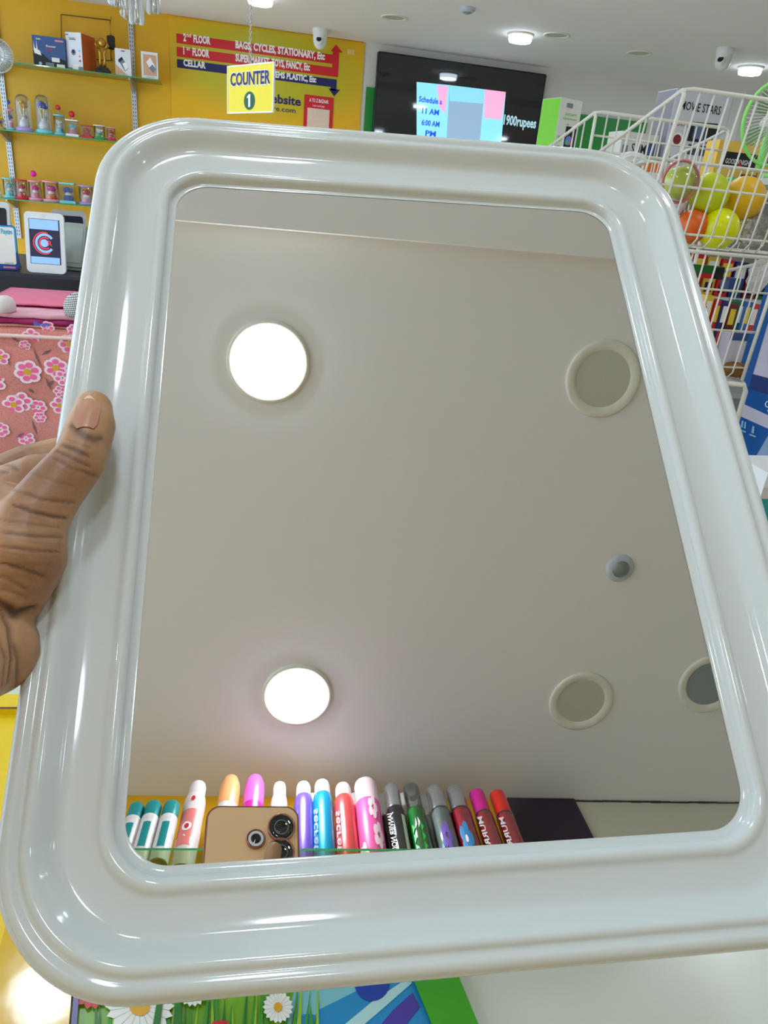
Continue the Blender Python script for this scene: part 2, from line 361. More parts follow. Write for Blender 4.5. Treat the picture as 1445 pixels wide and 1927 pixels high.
def crate(name, label, cat, px0, px1, pyt, pyb, y, depth, m, zb=None, rz=0, decals=(), group=None, side=None, bev=0):
    """cardboard box whose front spans these sight lines at depth y; decals in 0..1 of the front"""
    a = W(px0, (pyt + pyb) / 2, y); b = W(px1, (pyt + pyb) / 2, y); w = (b - a).length; xc = (a.x + b.x) / 2
    top = W((px0 + px1) / 2, pyt, y).z; bot = W((px0 + px1) / 2, pyb, y).z if zb is None else zb
    h = top - bot; o = thing(name, label, cat, (xc, y, bot), rz, group)
    B = MB(); B.box((0, depth / 2, h / 2), (w, depth, h), m, bev=bev)
    if side is not None:
        for sx in (-1, 1): B.poly([(sx * (w / 2 + .0006), .002 if sx > 0 else depth - .002, .002), (sx * (w / 2 + .0006), depth - .002 if sx > 0 else .002, .002), (sx * (w / 2 + .0006), depth - .002 if sx > 0 else .002, h - .002), (sx * (w / 2 + .0006), .002 if sx > 0 else depth - .002, h - .002)], side)
    Bo = B.build('carton', o)
    D = MB(); k = 0
    for d in decals:
        k += 1; e = -.0006 - k * .0003
        if d[0] == 'r':
            _, u0, v0, u1, v1, mm = d; D.poly([(-w / 2 + u0 * w, e, v0 * h), (-w / 2 + u1 * w, e, v0 * h), (-w / 2 + u1 * w, e, v1 * h), (-w / 2 + u0 * w, e, v1 * h)], mm)
        elif d[0] == 'p':
            D.poly([(-w / 2 + u * w, e, v * h) for u, v in d[1]], d[2])
        elif d[0] == 'c':
            _, u, v, r, mm = d; D.poly([(-w / 2 + u * w + r * w * math.cos(q * PI / 10), e, v * h + r * w * math.sin(q * PI / 10)) for q in range(20)], mm)
        else:
            _, txt, u, v, wd_, sz, mm = d; D.text(txt, (-w / 2 + u * w, e, v * h), XR, UP, sz * h, mm, width=wd_ * w, bold=.01)
    if D.v: D.build('printed_front', o, under=Bo)
    return o
grey_lt = mat('print_grey', (120, 128, 136), .5); blue_d = mat('router_blue', (52, 84, 138), .4); blk = mat('print_black', (26, 28, 34), .5)
orange_c = mat('orange_card', (196, 92, 42), .5); tan = mat('tan_print', (206, 160, 128), .5); sky = mat('print_sky', (150, 195, 225), .5); pinkp = mat('print_pink', (222, 140, 150), .5)
crate('router_box', 'dark blue printed carton, leftmost on the top glass shelf', 'box', 62, 123, 69, 122, 6.28, .10, blue_d, shz[0] + .0005, rz=-.03,
      decals=[('p', [(0, 0), (1, 0), (1, .28), (.7, .35), (.5, .22), (.3, .42), (0, .5)], blk), ('p', [(.04, .42), (.25, .36), (.22, .5), (.15, .55), (.13, .85), (.11, .55), (.06, .6), (.05, .8), (.03, .55)], INKW),
              ('t', 'N300', .12, .86, .14, .08, INKW), ('t', 'Router', .42, .66, .3, .1, INKW), ('r', .42, .56, .6, .60, RED), ('r', .56, .2, .8, .34, INKW), ('c', .2, .1, .05, sky), ('r', .36, .04, .62, .16, grey_lt), ('r', .7, .04, .95, .14, INKW), ('r', .7, .86, .96, .92, pinkp)])
crate('camera_box', 'tall white camera carton with orange side on the top glass shelf', 'box', 122, 157, 61, 128, 6.27, .16, mat('carton_white', (226, 226, 230), .5), shz[0] + .0005, rz=-.45,
      side=orange_c, decals=[('c', .45, .48, .15, grey_lt), ('c', .45, .5, .09, blk), ('c', .84, .52, .06, sky), ('c', .84, .38, .06, pinkp), ('c', .84, .26, .06, RED), ('r', .35, .04, .8, .16, INKW), ('r', .0, .0, .33, .07, grey_lt), ('r', .72, 0, 1, .1, grey_lt), ('r', .24, .8, .66, .83, grey_lt), ('t', 'Camera', .2, .84, .4, .05, blk), ('r', .03, .92, .2, .95, grey_lt)])
crate('phone_box', 'small white carton with grey gadget picture left of the upright', 'box', 217, 246, 92, 139, 6.22, .035, mat('carton_white', (226, 226, 230), .5), shz[0] + .0005,
      decals=[('p', [(.02, .02), (.75, .02), (.02, .4)], tan), ('p', [(.2, .55), (.45, .68), (.85, .3), (.6, .16)], grey_lt), ('p', [(.18, .57), (.43, .70), (.5, .6), (.25, .47)], blk), ('p', [(.45, .45), (.7, .52), (.85, .32), (.62, .2)], INKW), ('r', .4, .9, .62, .93, blk), ('t', 'watch', .15, .03, .5, .06, INKW)])
crate('phone_box', 'small white carton with tan front right of the upright', 'box', 266, 297, 98, 147, 6.22, .06, mat('carton_white', (226, 226, 230), .5), shz[0] + .0005, side=tan,
      decals=[('r', .12, .12, .92, .9, tan), ('p', [(.3, .6), (.55, .8), (.9, .4), (.66, .26)], INKW), ('p', [(.45, .4), (.7, .22), (.9, .4), (.66, .55)], grey_lt), ('t', 'sleek', .3, .05, .5, .06, tan)])

# gold trophy: two hands under a globe
p = W(194, 134, 6.27); t = thing('trophy', 'gold trophy of two raised hands on a black base', 'trophy', (p.x, 6.27, shz[0] + .0005))
gold = mat('gold', (196, 150, 72), .28, .85)
MB().box((0, 0, .014), (.10, .07, .028), BLACK, bev=.004).box((0, 0, .034), (.075, .055, .012), BLACK).build('base', t)
b = MB()
for sx in (-1, 1):
    b.tube([(sx * .012, 0, .04), (sx * .016, 0, .09), (sx * .014, 0, .13), (sx * .026, 0, .155)], [.011, .008, .009, .012], gold, 10)
    for k in range(4): b.tube([(sx * .026, (k - 1.5) * .009, .155), (sx * (.040 + .002 * k), (k - 1.5) * .012, .178), (sx * .036, (k - 1.5) * .014, .20)], [.005, .0045, .003], gold, 6)
b.build('figure', t)
MB().sphere((.004, 0, .192), .029, gold, 18).lathe((.004, 0, .192), [(.030, -.003), (.031, 0), (.030, .003)], gold, 20).build('globe', t)

# thin hanging wire frame with small black charm
t = thing('wall_frame', 'thin brown wire frame hanging behind the trophy', 'frame', (W(160, 70, 6.45).x, 6.45, W(160, 70, 6.45).z)); wire_b = mat('brown_wire', (92, 60, 22), .5)
c0, c1, c2, c3 = W(115, 27, 6.45), W(207, 38, 6.45), W(209, 114, 6.45), W(116, 108, 6.45)
f = MB()
for a, b_ in ((c0, c1), (c1, c2), (c2, c3), (c3, c0)): f.tube([a, b_], .0032, wire_b, 6)
f.build('wire', t, world=True)
p = W(209, 80, 6.36); t = thing('hanging_charm', 'small black charm hanging on a gold cord above the trophy', 'charm', (p.x, p.y, p.z))
MB().box((0, 0, 0), (.055, .018, .085), BLACK, bev=.006).build('tag', t)
m_ = MB().tube([(0, 0, .042), (0, .0, .10), (-.002, .08, .17)], .003, gold, 6).sphere((0, 0, .05), .008, gold, 10); m_.tube([(0, 0, -.042), (.001, 0, -.12)], .005, gold, 6); m_.build('cord', t)

# ornaments on the glass shelves
def ctint(n, rgb): return mat(n, rgb, .35)
pal = dict(red=(214, 40, 52), pink=(240, 150, 180), mag=(226, 30, 150), aqua=(120, 205, 215), blue=(38, 80, 180), lav=(178, 150, 220), green=(60, 160, 80), orange=(238, 110, 50), white=(238, 232, 236), gold=(226, 170, 70), cream=(235, 225, 205))
P_ = {k: mat('enamel_' + k, v, .35) for k, v in pal.items()}
def dome_orn(px, pt, pb, wpx, base, flower, label, z, y=6.28):
    a = W(px, pb, y); top = W(px, pt, y).z; h = top - z; r = (W(px + wpx / 2, pb, y) - a).length
    t = thing('glass_dome_ornament', label, 'ornament', (a.x, y, z + .0005), 0, 'glass dome ornaments on the middle shelf')
    MB().lathe((0, 0, 0), [(.0001, 0), (r, 0), (r * 1.03, .008), (r * 1.0, .02), (r * .9, .028), (.0001, .03)], base, 28).build('base', t)
    MB().lathe((0, 0, 0), [(r * .86, .028), (r * .86, h - r * .9), (r * .80, h - r * .55), (r * .6, h - r * .2), (r * .3, h - r * .04), (.0001, h)], CLEAR, 28).build('dome', t)
    g = MB().lathe((0, 0, .03), [(r * .5, 0), (r * .6, .02), (r * .45, .045), (.0001, .06)], P_['white'], 16)
    g.sphere((0, 0, .03 + h * .22), r * .3, P_['white'], 14); g.sphere((r * .25, 0, .03 + h * .28), r * .2, base, 12)
    for k in range(5): g.tube([(0, 0, .05), (r * .4 * math.cos(k * 1.26), r * .4 * math.sin(k * 1.26), h * .55), (r * .35 * math.cos(k * 1.26 + .4), r * .35 * math.sin(k * 1.26 + .4), h * .72)], .004, P_['cream'], 6)
    g.build('figurine', t)
    fl = MB()
    for k in range(7): fl.sphere((r * .35 * math.cos(k * .9), r * .35 * math.sin(k * .9), h * (.70 + .04 * (k % 3))), r * .27, flower, 10)
    fl.build('bouquet', t)
dome_orn(47, 178, 243, 32, P_['lav'], P_['gold'], 'tall glass dome ornament with lavender base', shz[1])
dome_orn(84, 179, 247, 32, P_['aqua'], P_['blue'], 'tall glass dome ornament with blue roses and pale blue base', shz[1])
def jar(px, pt, pb, wpx, cols, label, z, y=6.28, name='novelty_jar', topper=None, grp='small ornaments on the middle shelf', sq=False):
    a = W(px, pb, y); h = W(px, pt, y).z - z; r = (W(px + wpx / 2, pb, y) - a).length; n = 4 if sq else 24
    t = thing(name, label, 'ornament', (a.x, y, z + .0005), PI / 4 if sq else 0, grp); q = 1.3 if sq else 1
    MB().lathe((0, 0, 0), [(.0001, 0), (r * q, 0), (r * q, .012), (r * q * .9, .018), (.0001, .019)], cols[0], n, smooth=not sq).build('base', t)
    MB().lathe((0, 0, 0), [(r * .88 * q, .016), (r * .88 * q, h * .92), (r * .8 * q, h * .95)], CLEAR, n, smooth=not sq).build('clear_tube', t)
    MB().lathe((0, 0, 0), [(r * .9 * q, h * .92), (r * q * .95, h * .94), (r * q * .95, h * .99), (r * .5 * q, h)], cols[1], n, smooth=not sq).build('rim', t)
    g = MB(); g.lathe((0, 0, .018), [(r * .55, 0), (r * .6, h * .12), (r * .4, h * .26), (r * .2, h * .3)], cols[2], 14); g.sphere((0, 0, h * .40), r * .4, P_['white'], 12)
    g.sphere((r * .25, -r * .2, h * .25), r * .3, cols[3], 10); g.build('figurine', t)
    g = MB()
    for k in range(5): g.sphere((r * .3 * math.cos(k * 1.3), r * .3 * math.sin(k * 1.3), h * (.62 + .05 * (k % 2))), r * .28, cols[4], 10)
    g.build('flowers', t)
    if topper: tb = MB(); tb.tube([(0, 0, h * .99), (0, 0, h * 1.25)], .003, cols[0], 6); tb.sphere((0, 0, h * 1.33), r * .45, topper, 12); tb.build('topper', t)
    return t
jar(0, 222, 240, 20, [P_['gold'], P_['gold'], P_['gold'], P_['orange'], P_['blue']], 'yellow and blue ornament cut by the left edge', shz[1], topper=P_['aqua'])
jar(21, 206, 240, 16, [P_['aqua'], P_['pink'], P_['pink'], P_['gold'], P_['blue']], 'thin glass ornament left of the lavender dome', shz[1], topper=P_['blue'])
jar(113, 216, 251, 22, [P_['aqua'], P_['aqua'], P_['aqua'], P_['blue'], P_['white']], 'pale blue carousel ornament with pointed top', shz[1], topper=P_['red'])
jar(138, 226, 254, 26, [P_['white'], P_['white'], P_['pink'], P_['red'], P_['aqua']], 'clear square jar with a red topper', shz[1], topper=P_['red'], sq=True)
jar(164, 236, 257, 24, [P_['red'], P_['red'], P_['red'], P_['red'], P_['red']], 'low square ornament with red base', shz[1], sq=True)
jar(188, 236, 260, 24, [P_['green'], P_['white'], P_['green'], P_['white'], P_['white']], 'low round ornament with green base', shz[1])
jar(210, 240, 262, 18, [P_['red'], P_['pink'], P_['red'], P_['white'], P_['red']], 'low ornament partly behind the mirror corner', shz[1])
for px, wpx, pt, cols, sq, tp, lb in [(-6, 22, 335, ['cream', 'gold', 'white', 'gold', 'gold'], 0, None, 'gold tinted figurine tube at the left edge'),
        (20, 24, 335, ['aqua', 'aqua', 'aqua', 'white', 'aqua'], 0, None, 'aqua figurine tube left of the red one'),
        (43, 26, 338, ['red', 'red', 'red', 'white', 'red'], 0, None, 'red rimmed figurine tube'),
        (68, 26, 340, ['pink', 'pink', 'pink', 'gold', 'mag'], 0, 'mag', 'pink figurine tube with magenta flower on top'),
        (98, 32, 341, ['pink', 'pink', 'orange', 'orange', 'mag'], 0, None, 'wide pink figurine tube with magenta rose'),
        (130, 32, 344, ['aqua', 'aqua', 'blue', 'red', 'blue'], 1, None, 'square blue figurine case'),
        (163, 30, 349, ['lav', 'lav', 'pink', 'aqua', 'red'], 0, None, 'lavender figurine tube beside the mirror frame')]:
    jar(px, pt, 380, wpx, [P_[k] for k in cols], lb, shz[2], name='figurine_tube', grp='figurine tubes on the lowest shelf', sq=bool(sq), topper=P_[tp] if tp else None, y=6.30)

# translucent round fan guard at the left edge
p = W(-6, 104, 4.6); t = thing('fan_guard', 'translucent white fan guard at the upper left picture edge', 'fan', (p.x, p.y, p.z))
b = MB(); r0 = (W(24, 104, 4.6) - p).length; cw = mat('fan_white', (210, 212, 210), .4)
for k in range(36):
    a = k * PI / 18; b.tube([(.02 * math.cos(a), -.05, .02 * math.sin(a)), (r0 * .6 * math.cos(a + .1), -.045, r0 * .6 * math.sin(a + .1)), (r0 * math.cos(a + .15), 0, r0 * math.sin(a + .15)), (r0 * .7 * math.cos(a + .1), .05, r0 * .7 * math.sin(a + .1))], .0016, cw, 5)
for rr, yy in ((1, 0), (.6, -.045), (.2, -.05)): b.tube([(r0 * rr * math.cos(k * PI / 20), yy, r0 * rr * math.sin(k * PI / 20)) for k in range(41)], .003, cw, 6)
b.build('guard', t)
M = Matrix.Rotation(PI / 2, 4, 'X'); MB().lathe((0, 0, 0), [(.0001, -.02), (r0 * .9, 0), (r0 * .88, .02), (.0001, .03)], clear('fan_blade_clear', (225, 228, 228), .2, .2), 24, M).build('blade', t)

# ------------------------------------------------------------------ wall signboard
by = WY - .012
t = thing('floor_directory_sign', 'yellow wall sign with red and blue floor arrows', 'sign', (W(500, 140, by).x, by, W(500, 140, by).z))
sgn = mat('sign_yellow', (226, 182, 22), .35, var=0)
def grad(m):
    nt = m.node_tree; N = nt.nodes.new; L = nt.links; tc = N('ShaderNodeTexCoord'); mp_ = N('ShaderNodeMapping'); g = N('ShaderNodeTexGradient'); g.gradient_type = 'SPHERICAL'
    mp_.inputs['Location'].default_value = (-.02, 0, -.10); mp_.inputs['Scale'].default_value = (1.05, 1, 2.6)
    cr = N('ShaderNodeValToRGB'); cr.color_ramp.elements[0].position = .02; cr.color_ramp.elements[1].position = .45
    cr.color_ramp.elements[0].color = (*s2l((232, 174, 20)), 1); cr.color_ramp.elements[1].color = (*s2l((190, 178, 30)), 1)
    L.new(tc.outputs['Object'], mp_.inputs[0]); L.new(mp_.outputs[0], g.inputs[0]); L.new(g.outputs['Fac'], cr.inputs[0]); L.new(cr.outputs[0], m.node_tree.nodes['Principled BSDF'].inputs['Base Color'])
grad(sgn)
x0, x1 = W(321, 140, by).x, W(683, 140, by).x; zt = CZ - .01
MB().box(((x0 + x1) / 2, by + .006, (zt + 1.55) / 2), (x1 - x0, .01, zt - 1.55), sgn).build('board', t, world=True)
yy = by - .0012
def zz(px, py): return W(px, py, by).z
def xx(px, py): return W(px, py, by).x
a = MB()
zr1, zr2 = zz(333, 63), zz(333, 80); xa, xe, xh0, xh1, xm = xx(332, 75), xx(640, 120), xx(622, 100), xx(643, 100), xx(632, 90)
q1, q2 = zz(333, 63), zz(333, 81); q3, q4 = zz(333, 88), zz(333, 106); q5, q6 = zz(333, 111), zz(333, 127)
e1 = zz(632, 141)
a.poly([(xa, yy, q2), (xx(625, 125), yy, q2), (xx(625, 125), yy, q1), (xa, yy, q1)], RED)
a.poly([(xa, yy, q4), (xx(637, 125), yy, q4), (xx(637, 125), yy, q3), (xa, yy, q3)], RED)
a.poly([(xx(625, 125), yy - .0004, q4), (xx(637, 125), yy - .0004, q4), (xx(637, 125), yy - .0004, zz(634, 98)), (xx(625, 125), yy - .0004, zz(634, 98))], RED)
a.poly([(xx(622, 98), yy, zz(634, 98)), (xx(645, 98), yy, zz(634, 98)), (xm, yy, zz(634, 84))], RED)
a.text('2     FLOOR', (xx(345, 73), yy - .001, q2 + .02), XR, UP, .066, INKW, width=xx(396, 80) - xx(345, 73), bold=.045)
a.text('nd', (xx(351, 70), yy - .001, q2 + .048), XR, UP, .036, INKW, bold=.02)
a.text('1     FLOOR', (xx(345, 100), yy - .001, q4 + .02), XR, UP, .068, INKW, width=xx(394, 100) - xx(345, 100), bold=.045)
a.text('st', (xx(351, 95), yy - .001, q4 + .048), XR, UP, .036, INKW, bold=.02)
a.text('BAGS, CYCLES, STATIONARY, Etc', (xx(443, 100), yy - .001, q2 + .02), XR, UP, .066, INKW, width=xx(611, 110) - xx(443, 100), bold=.045)
a.text('SUPER MARKET, TOYS, FANCY, Etc', (xx(443, 110), yy - .001, q4 + .02), XR, UP, .066, INKW, width=xx(583, 130) - xx(443, 110), bold=.045)
a.build('red_arrow', t, world=True)
a = MB()
a.poly([(xa, yy, q6), (xx(635, 125), yy, q6), (xx(635, 125), yy, q5), (xa, yy, q5)], NAVY)
a.poly([(xx(624, 125), yy, zz(632, 171)), (xx(635, 125), yy, zz(632, 171)), (xx(635, 125), yy, q6 - .0005), (xx(624, 125), yy, q6 - .0005)], NAVY)
a.poly([(xx(618, 170), yy, zz(632, 168)), (xx(629, 170), yy, zz(632, 182)), (xx(640, 170), yy, zz(632, 168))], NAVY)
a.text('CELLAR', (xx(345, 120), yy - .001, q6 + .018), XR, UP, .058, INKW, width=xx(387, 120) - xx(345, 120), bold=.045)
a.text('HOUSEHOLD ITEMS PLASTIC, Etc', (xx(443, 130), yy - .001, q6 + .018), XR, UP, .056, INKW, width=xx(595, 150) - xx(443, 130), bold=.045)
a.build('blue_arrow', t, world=True)
a = MB(); a.text('Our website', (xx(446, 190), yy, zz(514, 193)), XR, UP, .085, NAVY, width=xx(566, 200) - xx(446, 190), bold=.03)
a.text('www.store.com', (xx(455, 190), yy, zz(514, 208)), XR, UP, .05, NAVY, width=xx(556, 210) - xx(455, 190), bold=.01); a.build('website_text', t, world=True)
a = MB(); rx0, rx1, rz1, rz0 = xx(572, 200), xx(627, 200), zz(600, 181), zz(600, 255)
a.box(((rx0 + rx1) / 2, by - .003, (rz0 + rz1) / 2), (rx1 - rx0, .005, rz1 - rz0), RED)
a.box(((rx0 + rx1) / 2, by - .006, (rz0 + rz1) / 2 - .05), ((rx1 - rx0) * .76, .003, (rz1 - rz0) * .72), mat('card_cream', (226, 200, 176), .6, var=.12, scale=90))
a.text('A TO Z BAZAAR', (rx0 + .04, by - .0062, rz1 - .045), XR, UP, .035, INKW, width=rx1 - rx0 - .08, bold=.02)
a.text('scan and pay', (rx0 + .07, by - .0062, rz1 - .075), XR, UP, .022, INKW, width=rx1 - rx0 - .14); a.build('payment_card', t, world=True)
MB().box((xx(660, 98), by - .002, zz(660, 98)), (.055, .003, .035), mat('card_cream2', (226, 190, 110), .6)).build('switch_plate', t, world=True)

# ------------------------------------------------------------------ hanging counter sign
pl, pr = W(429, 125, 3.45), None
a0 = W(429, 170, 3.55); dr = ray(515, 162); k = 3.55 * .918 / 1.0
a1 = W(515, 162, 3.55 * (.918 * (a0.y / 3.55)) ) if False else W(515, 162, 3.28)
zt_, zb_ = W(429, 126, 3.55).z, W(430, 213, 3.55).z
rt = Vector((a1.x - a0.x, a1.y - a0.y, 0)); wS = rt.length; rt.normalize(); ctr = Vector(((a0.x + a1.x) / 2, (a0.y + a1.y) / 2, (zt_ + zb_) / 2)); hS = zt_ - zb_
t = thing('hanging_sign', 'yellow hanging sign reading counter 1', 'sign', (ctr.x, ctr.y, ctr.z), math.atan2(rt.y, rt.x))
sy_ = mat('sign_lemon', (236, 214, 12), .4, var=.02); 
sbd = MB().box((0, 0, 0), (wS, .004, hS), sy_).build('board', t)
fr = MB()
for s_ in (-1, 1):
    fr.box((s_ * wS / 2, 0, 0), (.005, .007, hS + .005), INKW); fr.box((0, 0, s_ * hS / 2), (wS, .007, .005), INKW)
fr.build('edge_frame', t)
b = MB(); b.text('COUNTER', (-wS * .44, -.0032, hS * .08), XR, UP, hS * .40, INKW, width=wS * .89, bold=.06); b.text('COUNTER', (-wS * .43, -.0040, hS * .09), XR, UP, hS * .375, NAVY, width=wS * .87, bold=.03)
b.poly([(wS * .12 * math.cos(k * PI / 16), -.0032, -hS * .25 + hS * .195 * math.sin(k * PI / 16)) for k in range(32)], mat('badge_green', (0, 84, 54), .5))
b.poly([(wS * x, -.0045, hS * z) for x, z in ((-.018, -.385), (.028, -.385), (.028, -.115), (-.006, -.115), (-.045, -.165), (-.045, -.20), (-.018, -.185))], INKW); b.build('lettering', t, under=sbd)
ch = MB(); ctop = CZ - .06
zc = ctr.z + hS / 2
kN = int((ctop - zc) / .012)
for k in range(kN):
    cz_ = zc + .006 + k * .012; ang = 0 if k % 2 else PI / 2
    ch.tube([(ctr.x + .0038 * math.cos(q * PI / 4) * math.cos(ang), ctr.y + .0038 * math.cos(q * PI / 4) * math.sin(ang), cz_ + .0085 * math.sin(q * PI / 4)) for q in range(9)], .0014, METAL, 5, cap=False)
tag(ch.build('hanging_chain', origin=(ctr.x, ctr.y, ctop)), 'thin metal chain holding the counter sign from the ceiling', 'chain')

# ------------------------------------------------------------------ crystal chandelier at the top edge
p = W(250, 30, 4.2); t = thing('chandelier', 'clear crystal drop chandelier hanging at the top edge', 'chandelier', (p.x, p.y, CZ - .06))
cry = clear('crystal', (240, 242, 238), .25, .08); cry2 = mat('crystal_frost', (244, 244, 240), .15, trans=.25)
MB().lathe((0, 0, 0), [(.06, 0), (.06, -.012), (.02, -.02), (.012, -.05)], gold, 24).build('canopy', t)
zb0 = W(250, 47, 4.2).z - (CZ - .06)
ringf = MB().tube([(.10 * math.cos(k * PI / 12), .10 * math.sin(k * PI / 12), zb0 + .18) for k in range(25)], .006, SILVER, 8)
ringf.tube([(0, 0, -.04), (0, 0, zb0 + .18)], .005, SILVER, 8)
for k in range(4): ringf.tube([(0, 0, zb0 + .2), (.1 * math.cos(k * PI / 2), .1 * math.sin(k * PI / 2), zb0 + .18)], .004, SILVER, 6)
ringf.build('frame', t)
for k, (x, y, zb, l) in enumerate([(-.03, -.02, .012, .13), (-.008, .02, .004, .13), (.018, -.02, 0, .14), (.04, .01, .004, .14), (-.05, .03, .03, .12), (.075, 0, .05, .1), (.098, -.01, .052, .1), (.112, .02, .06, .1), (-.085, 0, .06, .1), (-.10, .01, .07, .1), (0, .04, .01, .14), (.03, .05, .01, .14), (-.07, -.03, .055, .12)]):
    MB().lathe((x, y, zb0 + zb), [(.0001, 0), (.008, .003), (.0125, .012), (.0135, .03), (.011, l * .7), (.007, l), (.0001, l + .003)], cry2 if k % 2 else cry, 12).tube([(x, y, zb0 + zb + l), (x, y, zb0 + .18)], .0012, SILVER, 5).build('crystal_drop', t)

# ------------------------------------------------------------------ television, green panel
gy = WY - .012
gx0, gx1 = W(687, 200, gy).x, W(1212, 260, gy).x; gz1 = W(695, 164, gy).z
tag(MB().box(((gx0 + gx1) / 2, gy + .004, gz1 / 2 + .4), (gx1 - gx0, .014, gz1 - .8), mat('panel_green', (30, 138, 52), .4, var=.04, scale=2)).build('green_panel', origin=((gx0 + gx1) / 2, gy, .8)), 'green board on the wall behind the television', 'wall board')
ty = 6.40
A, B_ = W(712, 97, ty), W(1030, 138, ty); zt = (A.z + B_.z) / 2; tw = B_.x - A.x; th = tw * .575; zc = zt - th / 2; xc = (A.x + B_.x) / 2
t = thing('television', 'large glossy black wall television showing a pale blue slide', 'television', (xc, ty, zc - th / 2), 0)
scr = mat('screen_glass', (13, 15, 22), .04, var=0, coat=1.0)
MB().box((0, .03, th / 2), (tw, .05, th), BLACK, bev=.006).build('casing', t)
b = MB().poly([(-tw / 2 + .012, -.0002 + .0045, .012), (tw / 2 - .012, .0043, .012), (tw / 2 - .012, .0043, th - .012), (-tw / 2 + .012, .0043, th - .012)], scr); tvs = b.build('screen', t)
def tvp(px, py): q = W(px, py, ty); return (q.x - xc, .003, q.z - (zc - th / 2))
def scrm(n, rgb, e=.8): return mat(n, rgb, .06, var=0, emit=e * .5)
pic = MB(); s1, s2, s3 = scrm('slide_cyan', (130, 205, 225)), scrm('slide_grey', (134, 160, 186), .75), scrm('slide_pink', (228, 160, 196)); s4 = scrm('slide_text', (36, 70, 214), 1.0)
def tq(a, b, c, d, m, e=0): pic.poly([Vector(tvp(*q)) - Vector((0, e, 0)) for q in (a, b, c, d)], m)
tq((784, 260), (840, 268), (846, 160), (784, 154), s1); tq((840, 268), (902, 276), (912, 168), (846, 160), s2); tq((902, 276), (942, 282), (952, 173), (912, 168), s1)
tq((822, 160), (843, 162), (838, 215), (826, 200), s3, .0004); tq((912, 168), (952, 173), (944, 225), (910, 222), s3, .0004); tq((790, 262), (812, 265), (808, 250), (786, 250), s1, .0004)
tq((846, 160), (912, 168), (910, 195), (846, 190), scrm('slide_teal', (130, 196, 214)), .0004)
for py, tx, w_ in ((191, 'Schedule a', 44), (213, '11 AM', 32), (235, '6:00 AM', 34), (255, 'PM', 20)):
    q = tvp(788 + (44 - w_) / 2, py); pic.text(tx, (q[0], .0018, q[2]), XR, UP, .055, s4, width=tvp(788 + w_, py)[0] - tvp(788, py)[0], bold=.03)
q = tvp(948, 226); pic.text('1900rupees', (q[0], .0018, q[2] - .03), XR, UP, .10, scrm('slide_white', (170, 205, 215), .55), width=tvp(1009, 234)[0] - q[0], bold=.03)
pic.build('picture', t, under=tvs)

# ------------------------------------------------------------------ cash desk with tablet on the left
black_top = mat('ledge_black', (34, 36, 46), .35); yl = 2.6
lz = W(0, 512, yl).z
t = thing('cash_desk', 'black topped cash desk with screens on it at the left', 'counter', (-1.3, yl + .4, 0))
MB().box((.12, -.075, lz - .07), (1.75, .65, .14), black_top, bev=.01).build('black_top', t)
MB().box((.1, .1, (lz - .14) / 2), (1.6, .45, lz - .14), mat('desk_grey', (196, 190, 186), .5)).build('body', t)
a = W(50, 512, yl + .03); b_ = W(124, 512, yl + .03); wT = b_.x - a.x; hT = W(88, 401, yl + .03).z - lz
t = thing('tablet', 'white tablet on stand showing a red and blue ring logo', 'tablet', ((a.x + b_.x) / 2, yl + .04, lz + .001), -.05)
tabw = mat('tablet_white', (232, 234, 238), .3)
def rrect(w, h, r, n=5, cx=0, cz=0):
    out = []
    for (sx, sz, a0) in ((1, 1, 0), (-1, 1, PI / 2), (-1, -1, PI), (1, -1, 3 * PI / 2)):
        for k in range(n + 1): q = a0 + k * PI / 2 / n; out.append((cx + sx * (w / 2 - r) + r * math.cos(q), cz + sz * (h / 2 - r) + r * math.sin(q)))
    return out
def slab(mb, w, h, r, y0, y1, m, cx=0, cz=0, M=None, n=5):
    P = rrect(w, h, r, n, cx, cz); N = len(P); vs = [Vector((x, y0, z)) for x, z in P] + [Vector((x, y1, z)) for x, z in P]
    if M is not None: vs = [M @ v for v in vs]
    mb.add(vs, [list(range(N)), list(range(2 * N - 1, N - 1, -1))] + [[j, N + j, N + (j + 1) % N, (j + 1) % N] for j in range(N)], m); return mb
TM = Matrix.Rotation(math.radians(-9), 4, 'X')
slab(MB(), wT, hT, .014, -.006, .006, tabw, 0, hT / 2, TM).build('casing', t)
sb = MB(); sw, sh = wT * .78, hT * .74
def sface(pts, m, e): sb.poly([TM @ Vector((x * sw, -.0062 - e, hT * .52 + z * sh)) for x, z in pts], m)
sface([(-.5, -.5), (.5, -.5), (.5, .5), (-.5, .5)], mat('tablet_screen', (40, 40, 66), .1, var=0, emit=.2), .0002)
tb = mat('tablet_blue', (130, 170, 232), .1, var=0, emit=.32); tr = mat('tablet_red', (206, 62, 72), .1, var=0, emit=.3); tn = mat('tablet_dark', (52, 48, 76), .1, var=0, emit=.15)
sface([(-.48, .27), (.46, .27), (.46, .49), (-.48, .49)], tb, .0004); sface([(-.48, -.49), (.46, -.49), (.46, -.34), (-.48, -.34)], tb, .0004)
def arc(r0, r1, a0, a1, m, e, cx=0, cz=-.03, n=22):
    for k in range(n):
        q0, q1 = a0 + (a1 - a0) * k / n, a0 + (a1 - a0) * (k + 1) / n; A_ = sw / sh
        sface([(cx + r0 * math.cos(q0), cz + r0 * A_ * math.sin(q0)), (cx + r1 * math.cos(q0), cz + r1 * A_ * math.sin(q0)), (cx + r1 * math.cos(q1), cz + r1 * A_ * math.sin(q1)), (cx + r0 * math.cos(q1), cz + r0 * A_ * math.sin(q1))], m, e)
arc(.24, .32, .6, 5.6, tb, .0006); arc(.33, .37, 1.2, 5.2, tr, .0008, -.02); arc(.16, .21, .9, 5.4, tr, .0008); arc(0, .13, 0, 6.28, tb, .0008, -.02)
